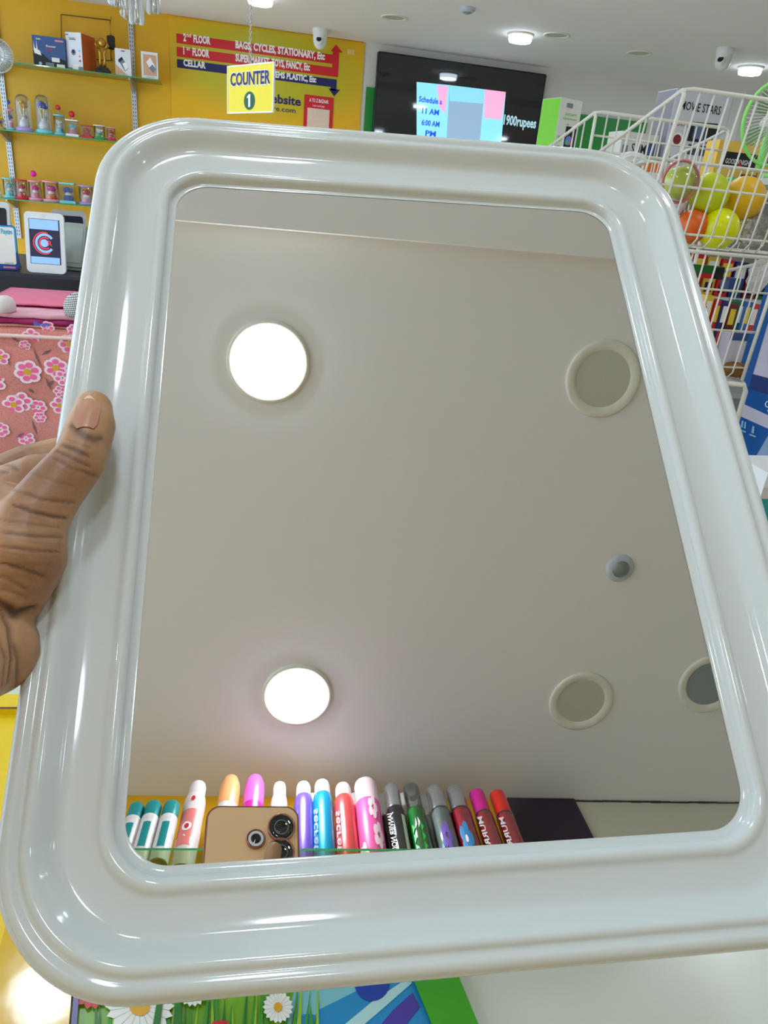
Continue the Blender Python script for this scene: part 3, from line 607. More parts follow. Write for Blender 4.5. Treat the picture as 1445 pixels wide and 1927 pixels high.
sb.text('R', TM @ Vector((.1 * sw, -.0075, hT * .46)), XR, UP, hT * .12, tr, bold=.02); sb.build('screen', t)
MB().box((0, .065, .05), (.04, .06, .10), GREY).build('stand', t)
MB().lathe((0, 0, 0), [(.004, 0), (.004, -.001), (.0001, -.001)], BLACK, 12, TM @ Matrix.Translation((0, -.0065, hT * .95)) @ Matrix.Rotation(PI / 2, 4, 'X')).build('camera_dot', t)

a = W(-22, 507, yl - .05 + .1); b_ = W(34, 507, yl + .05)
t = thing('payment_stand', 'blue edged payment stand cut by the left picture edge', 'payment stand', ((a.x + b_.x) / 2, yl + .06, lz + .001), .08)
wP = b_.x - a.x; hP = W(5, 424, yl + .05).z - lz; pbm = mat('pay_blue', (24, 72, 160), .35); pcy = mat('pay_cyan', (30, 170, 214), .35)
TP = Matrix.Rotation(math.radians(-8), 4, 'X')
s_ = MB(); slab(s_, wP, hP, .012, -.004, .004, pbm, 0, hP / 2, TP); s_.build('backing', t)
s_ = MB(); slab(s_, wP * .98, hP * .6, .01, -.0048, -.0042, pcy, 0, hP * .68, TP); slab(s_, wP * .88, hP * .82, .006, -.0056, -.005, INKW, 0, hP * .54, TP)
s_.text('Paytm', TP @ Vector((wP * .02, -.0062, hP * .80)), XR, UP, hP * .16, pcy, width=wP * .36, bold=.02); s_.text('accepted here', TP @ Vector((wP * .05, -.0062, hP * .14)), XR, UP, hP * .06, grey_lt, width=wP * .3)
s_.box(TP @ Vector((wP * .2, -.006, hP * .06)), (wP * .4, .001, .006), pinkp); s_.build('printed_card', t)
MB().add([(-wP * .4, 0, 0), (wP * .42, 0, 0), (wP * .42, .09, 0), (-wP * .4, .09, 0), (-wP * .3, .03, hP * .7), (wP * .36, .03, hP * .7)], [(0, 1, 2, 3), (2, 5, 4, 3), (1, 5, 2), (0, 3, 4), (0, 4, 5, 1)], pbm).build('stand', t)
# devices behind the tablet
def device(px0, px1, pt, y, dpt, m, m2, label, name, cat, rz=0, tilt=-14, grp=None):
    a = W(px0, 500, y); b_ = W(px1, 500, y); w = b_.x - a.x; h = W((px0 + px1) / 2, pt, y).z - lz
    t = thing(name, label, cat, ((a.x + b_.x) / 2, y, lz + .001), rz, grp); T = Matrix.Rotation(math.radians(tilt), 4, 'X')
    s_ = MB(); slab(s_, w, h, .012, -dpt / 2, dpt / 2, m, 0, h / 2 + .012, T); s_.build('casing', t)
    s_ = MB(); slab(s_, w * .8, h * .8, .008, -dpt / 2 - .001, -dpt / 2 - .0002, m2, 0, h * .5 + .012, T); s_.build('screen', t)
    MB().box((0, .05, .006), (w * .7, .10, .012), m, bev=.003).box((0, .06, h * .25), (w * .25, .03, h * .5), m).build('stand', t)
device(-30, 24, 386, yl + .18, .02, mat('device_white', (216, 218, 216), .4), BLACK, 'white framed screen at the left edge behind the payment stand', 'card_terminal', 'terminal')
device(108, 170, 404, yl + .28, .03, mat('device_grey', (176, 174, 184), .4), mat('dark_blue_screen', (24, 30, 54), .15), 'grey monitor behind the tablet beside the frame', 'monitor', 'monitor', rz=.3)
device(112, 158, 424, yl + .16, .015, mat('device_sage', (150, 160, 152), .4), mat('device_sage2', (160, 168, 162), .35), 'sage green phone stand right of the tablet', 'phone_stand', 'stand', rz=-.25, tilt=-20)

# ------------------------------------------------------------------ pink blankets stacked below the desk
def fabric(name, base, big=True):
    m = bpy.data.materials.new(name); m.use_nodes = True; nt = m.node_tree; b = nt.nodes['Principled BSDF']; N = nt.nodes.new; L = nt.links
    b.inputs['Roughness'].default_value = .85
    tc = N('ShaderNodeTexCoord'); wv = N('ShaderNodeTexVoronoi'); wv.inputs['Scale'].default_value = 260; L.new(tc.outputs['Object'], wv.inputs['Vector'])
    mx = N('ShaderNodeMix'); mx.data_type = 'RGBA'; mx.inputs[6].default_value = (*s2l([c * .82 for c in base]), 1); mx.inputs[7].default_value = (*s2l(base), 1)
    mp = N('ShaderNodeMath'); mp.operation = 'MULTIPLY'; mp.inputs[1].default_value = 2.2; mp.use_clamp = True
    L.new(wv.outputs['Distance'], mp.inputs[0]); L.new(mp.outputs[0], mx.inputs[0]); L.new(mx.outputs[2], b.inputs['Base Color'])
    bp = N('ShaderNodeBump'); bp.inputs['Strength'].default_value = .3; bp.inputs['Distance'].default_value = .001; L.new(wv.outputs['Distance'], bp.inputs['Height']); L.new(bp.outputs[0], b.inputs['Normal'])
    return m
pk = fabric('floral_fabric', (222, 142, 132)); yb = 1.9
pxl, pxr = W(-60, 700, yb).x, W(240, 700, yb).x; ztop = W(60, 622, yb).z; zlow = .82
t = thing('display_table', 'low table under the pink blankets', 'table', ((pxl + pxr) / 2, yb + .2, 0))
MB().box((0, 0, zlow - .015), (pxr - pxl + .2, .5, .03), mat('table_white', (220, 218, 214), .5)).build('tabletop', t)
for sx in (-1, 1):
    for sy in (-1, 1): MB().box((sx * (pxr - pxl) / 2, sy * .2, (zlow - .03) / 2), (.03, .03, zlow - .03), METAL).build('leg', t)
t = thing('folded_blanket', 'salmon blanket pack printed with pink flowers behind the hand', 'blanket', ((pxl + pxr) / 2, yb, zlow + .001))
hB = ztop - zlow; wB = pxr - pxl
b = MB(); nx, nz = 30, 30
def bul(u, v): return -.012 * math.sin(u * 9) * .3 - .018 * (1 - (2 * v - 1) ** 6) + .004 * math.sin(v * 14 + u * 3)
vs = [((u / nx - .5) * wB, bul(u / nx, v / nz), v / nz * hB) for v in range(nz + 1) for u in range(nx + 1)]
b.add(vs, [[v * (nx + 1) + u, v * (nx + 1) + u + 1, (v + 1) * (nx + 1) + u + 1, (v + 1) * (nx + 1) + u] for v in range(nz) for u in range(nx)], pk, True)
b.box((0, .16, hB / 2), (wB, .30, hB - .002), pk, bev=.02); b.build('fabric', t)
fl = MB(); fp, fw, fc, fk = mat('petal_pink', (246, 108, 160), .8), mat('petal_white', (252, 226, 236), .8), mat('petal_centre', (222, 168, 40), .8), mat('leaf_grey', (132, 98, 98), .8)
def onb(px, py, e=.001):
    q = W(px, py, yb - .02); u = (q.x - (pxl + pxr) / 2) / wB + .5; v = (q.z - zlow) / hB; return Vector(((u - .5) * wB, bul(u, v) - e, v * hB))
def flower(px, py, r, rot=0, n=6, c=True):
    q = onb(px, py)
    for k in range(n):
        a = rot + k * 2 * PI / n; R1 = .0046 * r
        for (mm, f, e) in ((fw, 1.12, 0), (fp, .6, .0009)):
            cx, cz = q.x + math.cos(a) * R1 * .62, q.z + math.sin(a) * R1 * .62
            fl.poly([(cx + R1 * .52 * f * math.cos(j * PI / 6) , q.y - .0012 - e - k * .00012, cz + R1 * .42 * f * math.sin(j * PI / 6)) for j in range(12)], mm)
    if c: fl.poly([(q.x + .0016 * r * math.cos(j * PI / 5), q.y - .0036, q.z + .0013 * r * math.sin(j * PI / 5)) for j in range(10)], fc)
for px, py, r, c_ in [(56, 636, 4, 1), (45, 652, 2.6, 0), (129, 650, 5, 1), (2, 672, 4, 1), (53, 700, 6, 1), (105, 693, 5.4, 1), (118, 712, 4, 0), (26, 762, 5, 1), (40, 757, 5, 1), (71, 768, 4, 0), (75, 786, 3, 0), (112, 765, 4.6, 1), (3, 808, 4, 0), (49, 826, 4, 0), (112, 738, 3, 0), (85, 620, 3, 0), (-10, 720, 5, 1), (135, 625, 3, 0)]:
    flower(px, py, r, random.random() * 2, 5 + (px % 2), bool(c_))
for px, py, dx, dy in [(10, 630, 30, 20), (60, 655, 18, 38), (35, 740, 18, 20), (85, 710, 12, 28), (88, 728, 14, -12), (60, 790, 10, 30), (22, 690, -14, -26), (96, 660, -20, 10), (46, 815, -16, 10), (64, 742, -12, -10)]:
    p0_, p1_ = onb(px, py, .002), onb(px + dx, py + dy, .002); n_ = Vector((-(p1_.z - p0_.z), 0, p1_.x - p0_.x)).normalized() * .0035
    mid = (p0_ + p1_) / 2; fl.poly([p0_, mid + n_, p1_, mid - n_], fk)
fl.build('flower_print', t)
b = MB(); b.box((0, -.018, hB - .012), (wB, .012, .008), mat('clear_film_edge', (236, 206, 202), .2), bev=.003); b.build('edge_piping', t)
z0 = ztop; zmar = 0
cloths = [('folded_blanket', 'narrow salmon net blanket folded on top of the floral pack', fabric('net_fabric', (226, 160, 150)), 613, .0), ('folded_blanket', 'magenta and purple folded cloth with blue print', mat('magenta_cloth', (168, 44, 110), .8, bump=.4), 602, .0),
          ('folded_blanket', 'white and pink marbled folded cloth', mat('marble_cloth', (232, 168, 184), .8, var=.35, scale=22), 592, .0), ('folded_blanket', 'plain pink folded cloth, topmost of its stack', mat('pink_cloth', (226, 118, 148), .85, bump=.3), 600, .12)]
for nm, lb, mm, py, dy_ in cloths:
    z1 = W(60, py, yb + .02 + dy_).z; z1 = max(z1, z0 + .006)
    zmar = z0 if dy_ else zmar
    o = MB()
    N = 24; d = .30; hh = z1 - z0 - .001
    vs = []
    for i in range(N + 1):
        x = (i / N - .5) * wB; wob = .004 * math.sin(i * 1.3 + py)
        for k in range(9): a = -PI / 2 - PI * k / 8; vs.append((x, .02 + wob + min(hh / 2, .03) * math.cos(a) , hh / 2 + hh / 2 * math.sin(a) * -1))
        vs.append((x, d, hh)); vs.append((x, d, 0))
    o.add(vs, [[i * 11 + k, i * 11 + (k + 1) % 11, (i + 1) * 11 + (k + 1) % 11, (i + 1) * 11 + k] for i in range(N) for k in range(11)] + [list(range(10, -1, -1)), [N * 11 + k for k in range(11)]], mm, True)
    if 'magenta' in lb: o.text('Blooms', (W(62, 606, yb).x - (pxl + pxr) / 2, -.012, .004), XR, UP, hh * .9, mat('cloth_blue', (60, 110, 200), .6), bold=.05)
    ob = o.build(nm, origin=(0, 0, 0)); ob.location = ((pxl + pxr) / 2, yb + .015 + dy_, z0 + .0005); tag(ob, lb, 'blanket', 'folded blankets on the low table'); z0 = z1
def check_mat():
    m = bpy.data.materials.new('check_cloth'); m.use_nodes = True; nt = m.node_tree; b = nt.nodes['Principled BSDF']; b.inputs['Roughness'].default_value = .9
    tc = nt.nodes.new('ShaderNodeTexCoord'); br = nt.nodes.new('ShaderNodeTexBrick'); mpn = nt.nodes.new('ShaderNodeMapping'); mpn.inputs['Rotation'].default_value = (PI / 2, 0, .2)
    br.inputs['Scale'].default_value = 105; br.offset = 0; br.inputs['Mortar Size'].default_value = .09; br.inputs['Brick Width'].default_value = .5; br.inputs['Row Height'].default_value = .5
    br.inputs['Color1'].default_value = (.75, .73, .72, 1); br.inputs['Color2'].default_value = (.72, .70, .70, 1); br.inputs['Mortar'].default_value = (.12, .12, .13, 1)
    nt.links.new(tc.outputs['Object'], mpn.inputs[0]); nt.links.new(mpn.outputs[0], br.inputs['Vector']); nt.links.new(br.outputs[0], b.inputs['Base Color']); return m
def soft(px, pyt, pyb, wpx, y, m, name, label, cat, dep=.07, zb=None):
    a = W(px, pyb, y); w = (W(px + wpx / 2, pyb, y) - a).length; zb = a.z if zb is None else zb; h = W(px, pyt, y).z - zb; n = 20
    ob = MB().lathe((0, 0, 0), [(.0001, 0), (w * .9, 0), (w * 1.0, h * .12), (w * .97, h * .5), (w * .75, h * .8), (w * .4, h * .96), (.0001, h)], m, n, sy=dep / w).build(name)
    ob.location = (a.x, y + dep, zb + .001); return tag(ob, label, cat)
soft(146, 556, 590, 66, yb + .0, check_mat(), 'checked_cap', 'black and white checked cloth cap beside the frame', 'cap', zb=zmar, dep=.045)
soft(0, 562, 590, 40, yb + .0, mat('cap_white', (226, 214, 214), .8, bump=.3), 'cloth_bundle', 'white cloth bundle at the left edge on the pink stack', 'cloth', zb=zmar, dep=.045)

# ------------------------------------------------------------------ right side: gondola with cartons
def shelf_unit(label, x0, x1, y0, y1, zs):
    t = thing('display_shelf', label, 'shelf unit', ((x0 + x1) / 2, (y0 + y1) / 2, 0)); wm = mat('unit_white', (216, 216, 212), .5)
    for z in zs: MB().box((0, 0, z - .01), (x1 - x0, y1 - y0, .02), wm).build('shelf_board', t)
    MB().box((0, (y1 - y0) / 2 + .01, (zs[0]) / 2), (x1 - x0, .02, zs[0]), wm).build('back_panel', t)
    for sx in (-1, 1): MB().box((sx * (x1 - x0) / 2, 0, zs[0] / 2 - .011), (.03, y1 - y0, zs[0] - .022), wm).build('side_panel', t)
    return t
gyf = 3.0; gz = W(1060, 286, gyf).z
gz2 = W(1380, 352, gyf).z; gz3 = W(1380, 560, gyf).z
shelf_unit('white display shelf holding the speaker and movie cartons', W(990, 300, gyf).x, W(1392, 300, gyf).x, gyf - .02, gyf + .42, [gz, gz - .4, .9, .5, .12])
gyb = 2.62; gz2 = W(1380, 352, gyb).z; gz3 = W(1380, 560, gyb).z
shelf_unit('white display shelf holding yellow cartons behind the near basket', W(1180, 300, gyb).x, W(1640, 300, gyb).x, gyb - .04, gyb + .30, [gz2, gz3, .9, .5, .12])
lime = mat('carton_lime', (120, 206, 36), .4); cw_ = mat('carton_white2', (214, 214, 210), .5); multi = mat('print_violet', (110, 120, 200), .4)
crate('speaker_box', 'white and lime green speaker carton right of the television', 'box', 1044, 1094, 186, 284, gyf + .04, .11, cw_, gz + .0005, rz=.33, side=lime,
      decals=[('r', .42, .06, .92, .5, blk), ('c', .62, .24, .15, multi), ('c', .55, .2, .08, mat('print_teal', (60, 170, 160), .4)), ('c', .7, .2, .07, mat('print_rose', (206, 90, 110), .4)), ('r', .28, .84, .56, .92, grey_lt), ('t', 'smart', .26, .70, .55, .08, lime), ('t', 'speaker', .2, .62, .65, .06, lime), ('r', .1, .2, .25, .3, lime), ('r', .1, .04, .25, .12, lime), ('r', .42, .52, .5, .54, grey_lt)])
crate('gadget_box', 'low white carton with dark letters behind the left basket', 'box', 1166, 1240, 250, 290, gyf + .0, .1, cw_, gz + .0005, rz=.12, decals=[('t', 'SLIM', .3, .25, .4, .5, blk), ('r', .76, .1, .95, .7, blue_d), ('r', .05, .1, .2, .5, grey_lt)])
crate('movie_box', 'tall white carton lettered movie stars with a television picture', 'box', 1258, 1368, 172, 300, gyf + .0, .13, mat('carton_bluewhite', (208, 210, 222), .5), gz + .0005 - .0, rz=.06, side=mat('carton_side', (128, 124, 134), .5),
      decals=[('t', 'MOVIE STARS', .12, .74, .72, .16, blk), ('t', 'movies', .02, .52, .34, .12, mat('print_mauve', (168, 110, 130), .5)), ('p', [(.36, .34), (.84, .34), (.92, .5), (.84, .62), (.38, .6)], blk), ('p', [(.44, .38), (.64, .38), (.64, .57), (.44, .57)], mat('print_steel', (96, 120, 160), .4)), ('c', .18, .34, .10, INKW), ('c', .18, .34, .07, mat('print_maroon', (120, 40, 44), .5)), ('r', .4, .16, .8, .3, mat('print_night', (60, 74, 96), .4)), ('r', .1, .02, .3, .1, grey_lt)])
yb_ = mat('carton_yellow', (232, 190, 84), .5)
for (a0_, a1_, pt, pb_, lb, dec) in [(1345, 1426, 262, 312, 'yellow carton with black label, upper of two', [('r', .18, .1, .92, .72, blk), ('t', 'GOOD KNIGHT', .22, .25, .6, .34, INKW), ('p', [(.5, .15), (.58, .15), (.54, .35)], RED)]), (1322, 1440, 316, 356, 'yellow carton under the black labelled one', [('r', .5, .2, .7, .8, tan), ('r', .72, 0, .85, 1, mat('print_brown', (120, 52, 30), .5))])]:
    pass
crate('repellent_box', 'yellow carton with a black label behind the wire basket', 'box', 1345, 1428, 266, 350, gyb - .02, .08, yb_, gz2 + .0005,
      decals=[('r', .16, .42, .92, .76, blk), ('t', 'GOOD KNIGHT', .22, .5, .6, .16, INKW), ('p', [(.5, .44), (.62, .44), (.56, .56)], RED), ('r', .62, .0, .8, .3, mat('print_brown', (120, 52, 30), .5)), ('r', .82, 0, 1, .3, blue_d)])
crate('repellent_box', 'yellow carton with brown print at the right picture edge', 'box', 1431, 1500, 268, 350, gyb - .02, .08, yb_, gz2 + .0005, decals=[('r', .05, .5, .4, .9, mat('print_brown', (120, 52, 30), .5)), ('r', .05, .05, .35, .4, RED)])
crate('small_carton', 'orange and white carton beside the mirror corner behind the basket', 'box', 1200, 1246, 306, 350, gyb - .02, .12, mat('carton_orange', (238, 112, 28), .4), gz2 + .0005, decals=[('r', 0, 0, 1, .35, INKW)])
cols_ = [(200, 40, 44), (228, 180, 60), (210, 44, 50), (40, 60, 130), (130, 48, 52), (30, 120, 60), (44, 90, 180), (226, 226, 226), (200, 60, 40), (60, 150, 190)]
for k in range(9):
    c_ = mat('pack_%d' % (k % 10), cols_[k % 10], .4); a0_ = 1300 + k * 26
    crate('toy_packet', ['red', 'yellow', 'crimson', 'navy', 'maroon', 'green', 'blue', 'white', 'scarlet'][k] + ' packet on the white shelf behind the baskets', 'packet', a0_, a0_ + 23, 478 + k * 5, 548 + k * 4, gyb, .12, c_, gz3 + .0005,
          decals=[('r', .1, .55, .9, .9, INKW if k % 2 else mat('print_lemon', (240, 214, 60), .5)), ('r', .2, .1, .8, .35, blk if k % 3 else GREEN)], group='packets on the white shelf')

# ------------------------------------------------------------------ wire baskets
wire = mat('white_wire', (222, 218, 206), .4)
def basket(name, label, p_top, y0, dep, widths, zt, zb, nv, ztf, rails, lean=.0, legs=True):
    """tall wire panel near the viewer, lower front on the far side, sloping sides"""
    x0, x1 = widths; t = thing(name, label, 'basket', ((x0 + x1) / 2, y0, 0), 0, 'white wire display baskets')
    def P(x, y, z): return Vector((x + lean * (z - zb), y, z))
    b = MB(); r = .0024
    for k in range(nv + 1):
        x = x0 + (x1 - x0) * k / nv; b.tube([P(x, y0, zt), P(x, y0, zb + .02), P(x, y0 + .02, zb)], r, wire, 6)
    for z in rails: b.tube([P(x0, y0 + .003, z), P(x1, y0 + .003, z)], .003, wire, 6)
    b.build('tall_panel', t, world=True)
    b = MB()
    for k in range(nv + 1):
        x = x0 + (x1 - x0) * k / nv; b.tube([P(x, y0 + .02, zb), P(x, y0 + dep, zb), P(x, y0 + dep, ztf)], r * .9, wire, 6)
    for z in [q for q in rails if q < ztf]: b.tube([P(x0, y0 + dep, z), P(x1, y0 + dep, z)], .0026, wire, 6)
    for k in range(1, 4): b.tube([P(x0, y0 + dep * k / 4, zb), P(x1, y0 + dep * k / 4, zb)], .0026, wire, 6)
    b.build('low_front', t, world=True)
    b = MB(); rr = .005; c = .03
    for x in (x0, x1): b.tube([P(x, y0, zb), P(x, y0, zt - .01), P(x, y0 + .012, zt)], rr, wire, 8); 
    b.tube([P(x0, y0 + dep, ztf), P(x0, y0 + .012, zt), P(x0 + .02, y0, zt + .003), P(x1 - .02, y0, zt + .003), P(x1, y0 + .012, zt), P(x1, y0 + dep, ztf), P(x0, y0 + dep, ztf)], rr, wire, 8)
    b.build('rim', t, world=True)
    for x in (x0, x1):
        b = MB()
        for k in range(1, 5): y = y0 + dep * k / 5; b.tube([P(x, y, zb), P(x, y, zt + (ztf - zt) * k / 5)], r, wire, 6)
        b.build('side_panel', t, world=True)
    return t
q = W(1272, 166, 1.75); ztB = q.z; yB = 1.75
zbB = W(1350, 470, yB).z; zfB = W(1165, 290, yB + .36).z
xB0 = W(1230, 330, yB).x; xB1 = xB0 + .62
basket('wire_basket', 'upper near wire basket holding the lime and orange balls', None, yB, .36, (xB0, xB1), ztB, zbB, 16, zfB, [W(1350, 358, yB).z, W(1350, 446, yB).z], lean=.10)
xC0 = W(1290, 480, yB).x; 
zbC = W(1390, 716, yB).z
xC1 = W(1443, 560, yB).x
basket('wire_basket', 'lower near wire basket holding small bright cartons', None, yB + .004, .34, (xC0 - .14, xC1), zbB - .012, zbC, 11, zbB - .09, [W(1380, 548, yB).z, W(1390, 624, yB).z, W(1390, 693, yB).z], lean=.04)
yA = 2.2; q = W(1122, 212, yA)
bA = basket('wire_basket', 'farther wire basket on the left under the movie carton', None, yA, .34, (q.x, q.x + .44), q.z, W(1140, 420, yA).z, 12, W(1066, 286, yA + .34).z, [W(1180, 262, yA).z, W(1180, 330, yA).z], lean=.0)
zAb = W(1140, 420, yA).z
for lx in (q.x, q.x + .44):
    for ly in (yA + .008, yA + .33): MB().tube([(lx, ly, .004), (lx, ly, zAb + .004)], .006, wire, 8).build('leg', bA, world=True)
# stand legs under the lower basket
t = thing('basket_stand', 'white wire stand leg under the lower wire basket', 'stand', (xC1 - .02, yB, 0))
pA, pB = W(1407, 722, yB), W(1388, 784, yB); b = MB()
for dx in (0, -.5):
    b.tube([Vector((pA.x + dx - .06, yB + .02, zbC - .012)), Vector((pA.x + dx - .01, yB, zbC - .012)), Vector((pA.x + dx, yB, zbC - .03)), Vector((pA.x + dx, yB, 0.006))], .007, wire, 8)
    b.tube([Vector((pA.x + dx, yB + .3, 0.006)), Vector((pA.x + dx, yB + .3, zbC - .012)), Vector((pA.x + dx, yB + .02, zbC - .012))], .007, wire, 8)
b.tube([Vector((pA.x - .5, yB + .02, zbC - .018)), Vector((pA.x, yB + .02, zbC - .018))], .005, wire, 8); b.build('frame', t, world=True)

def ball(px, py, dpx, y, m, label, stripes=None, name='toy_ball', extra=None):
    q = W(px, py, y); r = (W(px + dpx / 2, py, y) - q).length * .97
    b = MB().sphere((0, 0, 0), r, m, 28)
    o = b.build(name); o.location = q; tag(o, label, 'ball', 'balls in the wire basket'); return o
limeb = mat('ball_lime', (196, 208, 24), .35); yelb = mat('ball_yellow', (222, 226, 10), .22); orb = mat('ball_orange', (222, 96, 20), .4); mus = mat('ball_mustard', (226, 176, 24), .4, bump=.4, scale=60)
yq = yB + .12
ball(1352, 431, 68, yq - .02, yelb, 'glossy bright yellow ball low in the basket')
ball(1302, 426, 56, yq, orb, 'orange ball low in the basket beside the frame')
ball(1334, 365, 68, yq + .01, limeb, 'lime green ball resting on the orange one')
o = ball(1398, 374, 72, yq + .02, mus, 'ribbed mustard yellow ball right of the lime one')
ball(1375, 348, 26, yq + .10, mat('ball_green', (60, 170, 84), .4), 'small green ball behind the mustard one')
ball(1272, 388, 34, yq + .03, mat('ball_white', (216, 206, 212), .4), 'pale ball beside the frame edge in the basket')
ball(1276, 344, 52, yq + .0, mat('ball_lime2', (206, 214, 60), .4), 'lime ball inside the clear round pack')
q = W(1278, 342, yq - .03); t = thing('blister_pack', 'round clear pack with a pink ring beside the mirror corner', 'packaging', q); rr = (W(1310, 342, yq) - W(1278, 342, yq)).length
M = Matrix.Rotation(PI / 2, 4, 'X'); MB().lathe((0, 0, 0), [(rr, -.03), (rr, .005), (rr * .8, .03), (rr * .4, .036), (.0001, .037)], CLEAR, 32, M).build('clear_cover', t)
MB().tube([(rr * math.cos(k * PI / 16), -.004, rr * math.sin(k * PI / 16)) for k in range(33)], .004, mat('ring_pink', (214, 120, 120), .3), 8).build('ring', t)
def crumple(px, py, sx, sz, y, m, name, label, cat, sd=1, sub=3):
    rnd = random.Random(sd); q = W(px, py, y); w = (W(px + sx / 2, py, y) - q).length; h = abs(W(px, py - sz / 2, y).z - q.z)
    b = MB(); n = 18; rows = 10; vs = []
    for i in range(rows + 1):
        a = PI * i / rows
        for j in range(n):
            k = 1 + rnd.uniform(-.2, .12); r = max(.02, math.sin(a)) * k
            vs.append((w * r * math.cos(2 * PI * j / n), w * .6 * r * math.sin(2 * PI * j / n), -h * math.cos(a) * (1 + rnd.uniform(-.08, .05))))
    b.add(vs, [[i * n + j, i * n + (j + 1) % n, (i + 1) * n + (j + 1) % n, (i + 1) * n + j] for i in range(rows) for j in range(n)], m)
    o = b.build(name); o.location = q; return tag(o, label, cat)
crumple(1416, 432, 62, 66, yq, clear('bag_clear', (226, 226, 220), .4, .08), 'clear_bag', 'crumpled clear plastic bag beside the bright yellow ball', 'bag', 3)
crumple(1190, 300, 52, 30, yB + .33, mat('bag_white', (226, 226, 228), .3, sss=0), 'white_bag', 'crumpled white plastic bag above the right mirror corner', 'bag', 5)
crumple(1427, 520, 40, 70, yq + .08, mat('bag_white2', (220, 218, 222), .35), 'white_bag', 'white plastic bag in the lower basket at the right', 'bag', 8)
zc0 = zbC + .004
for k, (x0_, x1_, pt, pb_, c_, nm) in enumerate([(1300, 1322, 575, 640, (200, 46, 44), 'red'), (1322, 1336, 556, 628, (232, 190, 66), 'yellow'), (1337, 1350, 565, 640, (212, 44, 62), 'crimson'), (1351, 1364, 566, 650, (36, 48, 110), 'navy'), (1365, 1380, 572, 650, (120, 44, 40), 'maroon'), (1381, 1394, 566, 650, (34, 110, 84), 'dark green'), (1395, 1408, 568, 640, (60, 110, 190), 'blue'), (1409, 1421, 572, 640, (196, 70, 60), 'brick red')]):
    crate('small_carton', nm + ' slim carton standing in the lower wire basket', 'carton', x0_, x1_, pt, pb_, yB + .10 + .004 * (k % 3), .05, mat('slim_%d' % k, c_, .4), zc0, group='slim cartons in the lower basket',
          decals=[('r', .15, .7, .85, .93, INKW if k % 2 else mat('print_lemon', (240, 214, 60), .5)), ('r', .2, .35, .8, .6, mat('print_mix%d' % (k % 3), ((200, 60, 50), (50, 90, 170), (230, 200, 60))[k % 3], .5)), ('r', .1, .1, .9, .2, blk)])
crate('toy_packet', 'dark green flat packet lying across the lower basket', 'packet', 1303, 1362, 500, 524, yB + .2, .04, mat('packet_green', (28, 112, 46), .4), None, decals=[('r', .2, 0, 1, .4, RED), ('r', .7, 0, 1, .9, blk)])
crate('toy_packet', 'small blue packet beside the dark green flat one', 'packet', 1372, 1394, 524, 546, yB + .2, .04, blue_d, None)
crate('photo_carton', 'pale blue carton in the bottom of the lower basket', 'carton', 1366, 1408, 626, 700, yB + .05, .04, mat('carton_paleblue', (206, 200, 216), .5), zc0, decals=[('r', 0, .82, 1, 1, blue_d), ('r', .8, 0, 1, 1, mat('print_cobalt', (30, 100, 170), .4))])
ob = MB().lathe((0, 0, 0), [(.0001, 0), (.03, .002), (.034, .02), (.026, .036), (.0001, .04)], mat('toy_brown', (128, 84, 28), .6), 20).build('brown_bun_toy'); ob.location = W(1378, 708, yB + .04) ; ob.location.z = zc0; tag(ob, 'brown bun shaped toy at the bottom of the lower basket', 'toy')

# green fan at the right edge
q = W(1462, 232, 2.3); t = thing('table_fan', 'green portable fan cut by the right picture edge', 'fan', q); rf = (W(1398, 232, 2.3) - q).length
gl = mat('fan_lime', (150, 240, 120), .35); gcl = clear('fan_green_clear', (176, 224, 170), .2, .15)
b = MB(); b.tube([(rf * math.cos(k * PI / 24), 0, rf * math.sin(k * PI / 24)) for k in range(49)], .0055, gl, 8)
b.build('rim', t); b = MB()
for k in range(60):
    a = k * PI / 30; b.tube([(.02 * math.cos(a), -.03, .02 * math.sin(a)), (rf * .6 * math.cos(a + .2), -.028, rf * .6 * math.sin(a + .2)), (rf * math.cos(a + .3), 0, rf * math.sin(a + .3))], .0011, wire, 5)
b.build('guard', t); b = MB()
for k in range(4):
    a = k * PI / 2 + .5; b.add([(.01 * math.cos(a), .01, .01 * math.sin(a)), (rf * .85 * math.cos(a - .25), 0.0, rf * .85 * math.sin(a - .25)), (rf * .9 * math.cos(a + .2), .012, rf * .9 * math.sin(a + .2)), (rf * .6 * math.cos(a + .7), .025, rf * .6 * math.sin(a + .7))], [(0, 1, 2, 3)], gcl)
b.build('blade', t)
MB().lathe((0, 0, 0), [(.03, -.02), (.034, .03), (.02, .06), (.0001, .062)], mat('fan_white', (210, 212, 210), .4), 20, Matrix.Rotation(-PI / 2, 4, 'X')).build('motor', t)
MB().tube([(0, .03, -.02), (0, .03, -(q.z - ztB) - .0 - .12 if False else -rf - .02)], .012, gl, 10).lathe((.05, .03, -rf - .035), [(.0001, 0), (.03, 0), (.03, .012), (.02, .02)], gl, 24).build('stand', t)
tag(MB().box((0, 0, 0), (.5, .3, .02), mat('unit_white', (216, 216, 212), .5)).build('wall_shelf', origin=(0, 0, 0)), 'white shelf holding the green fan', 'shelf').location = (q.x + .27, q.y + .08, q.z - rf - .046)

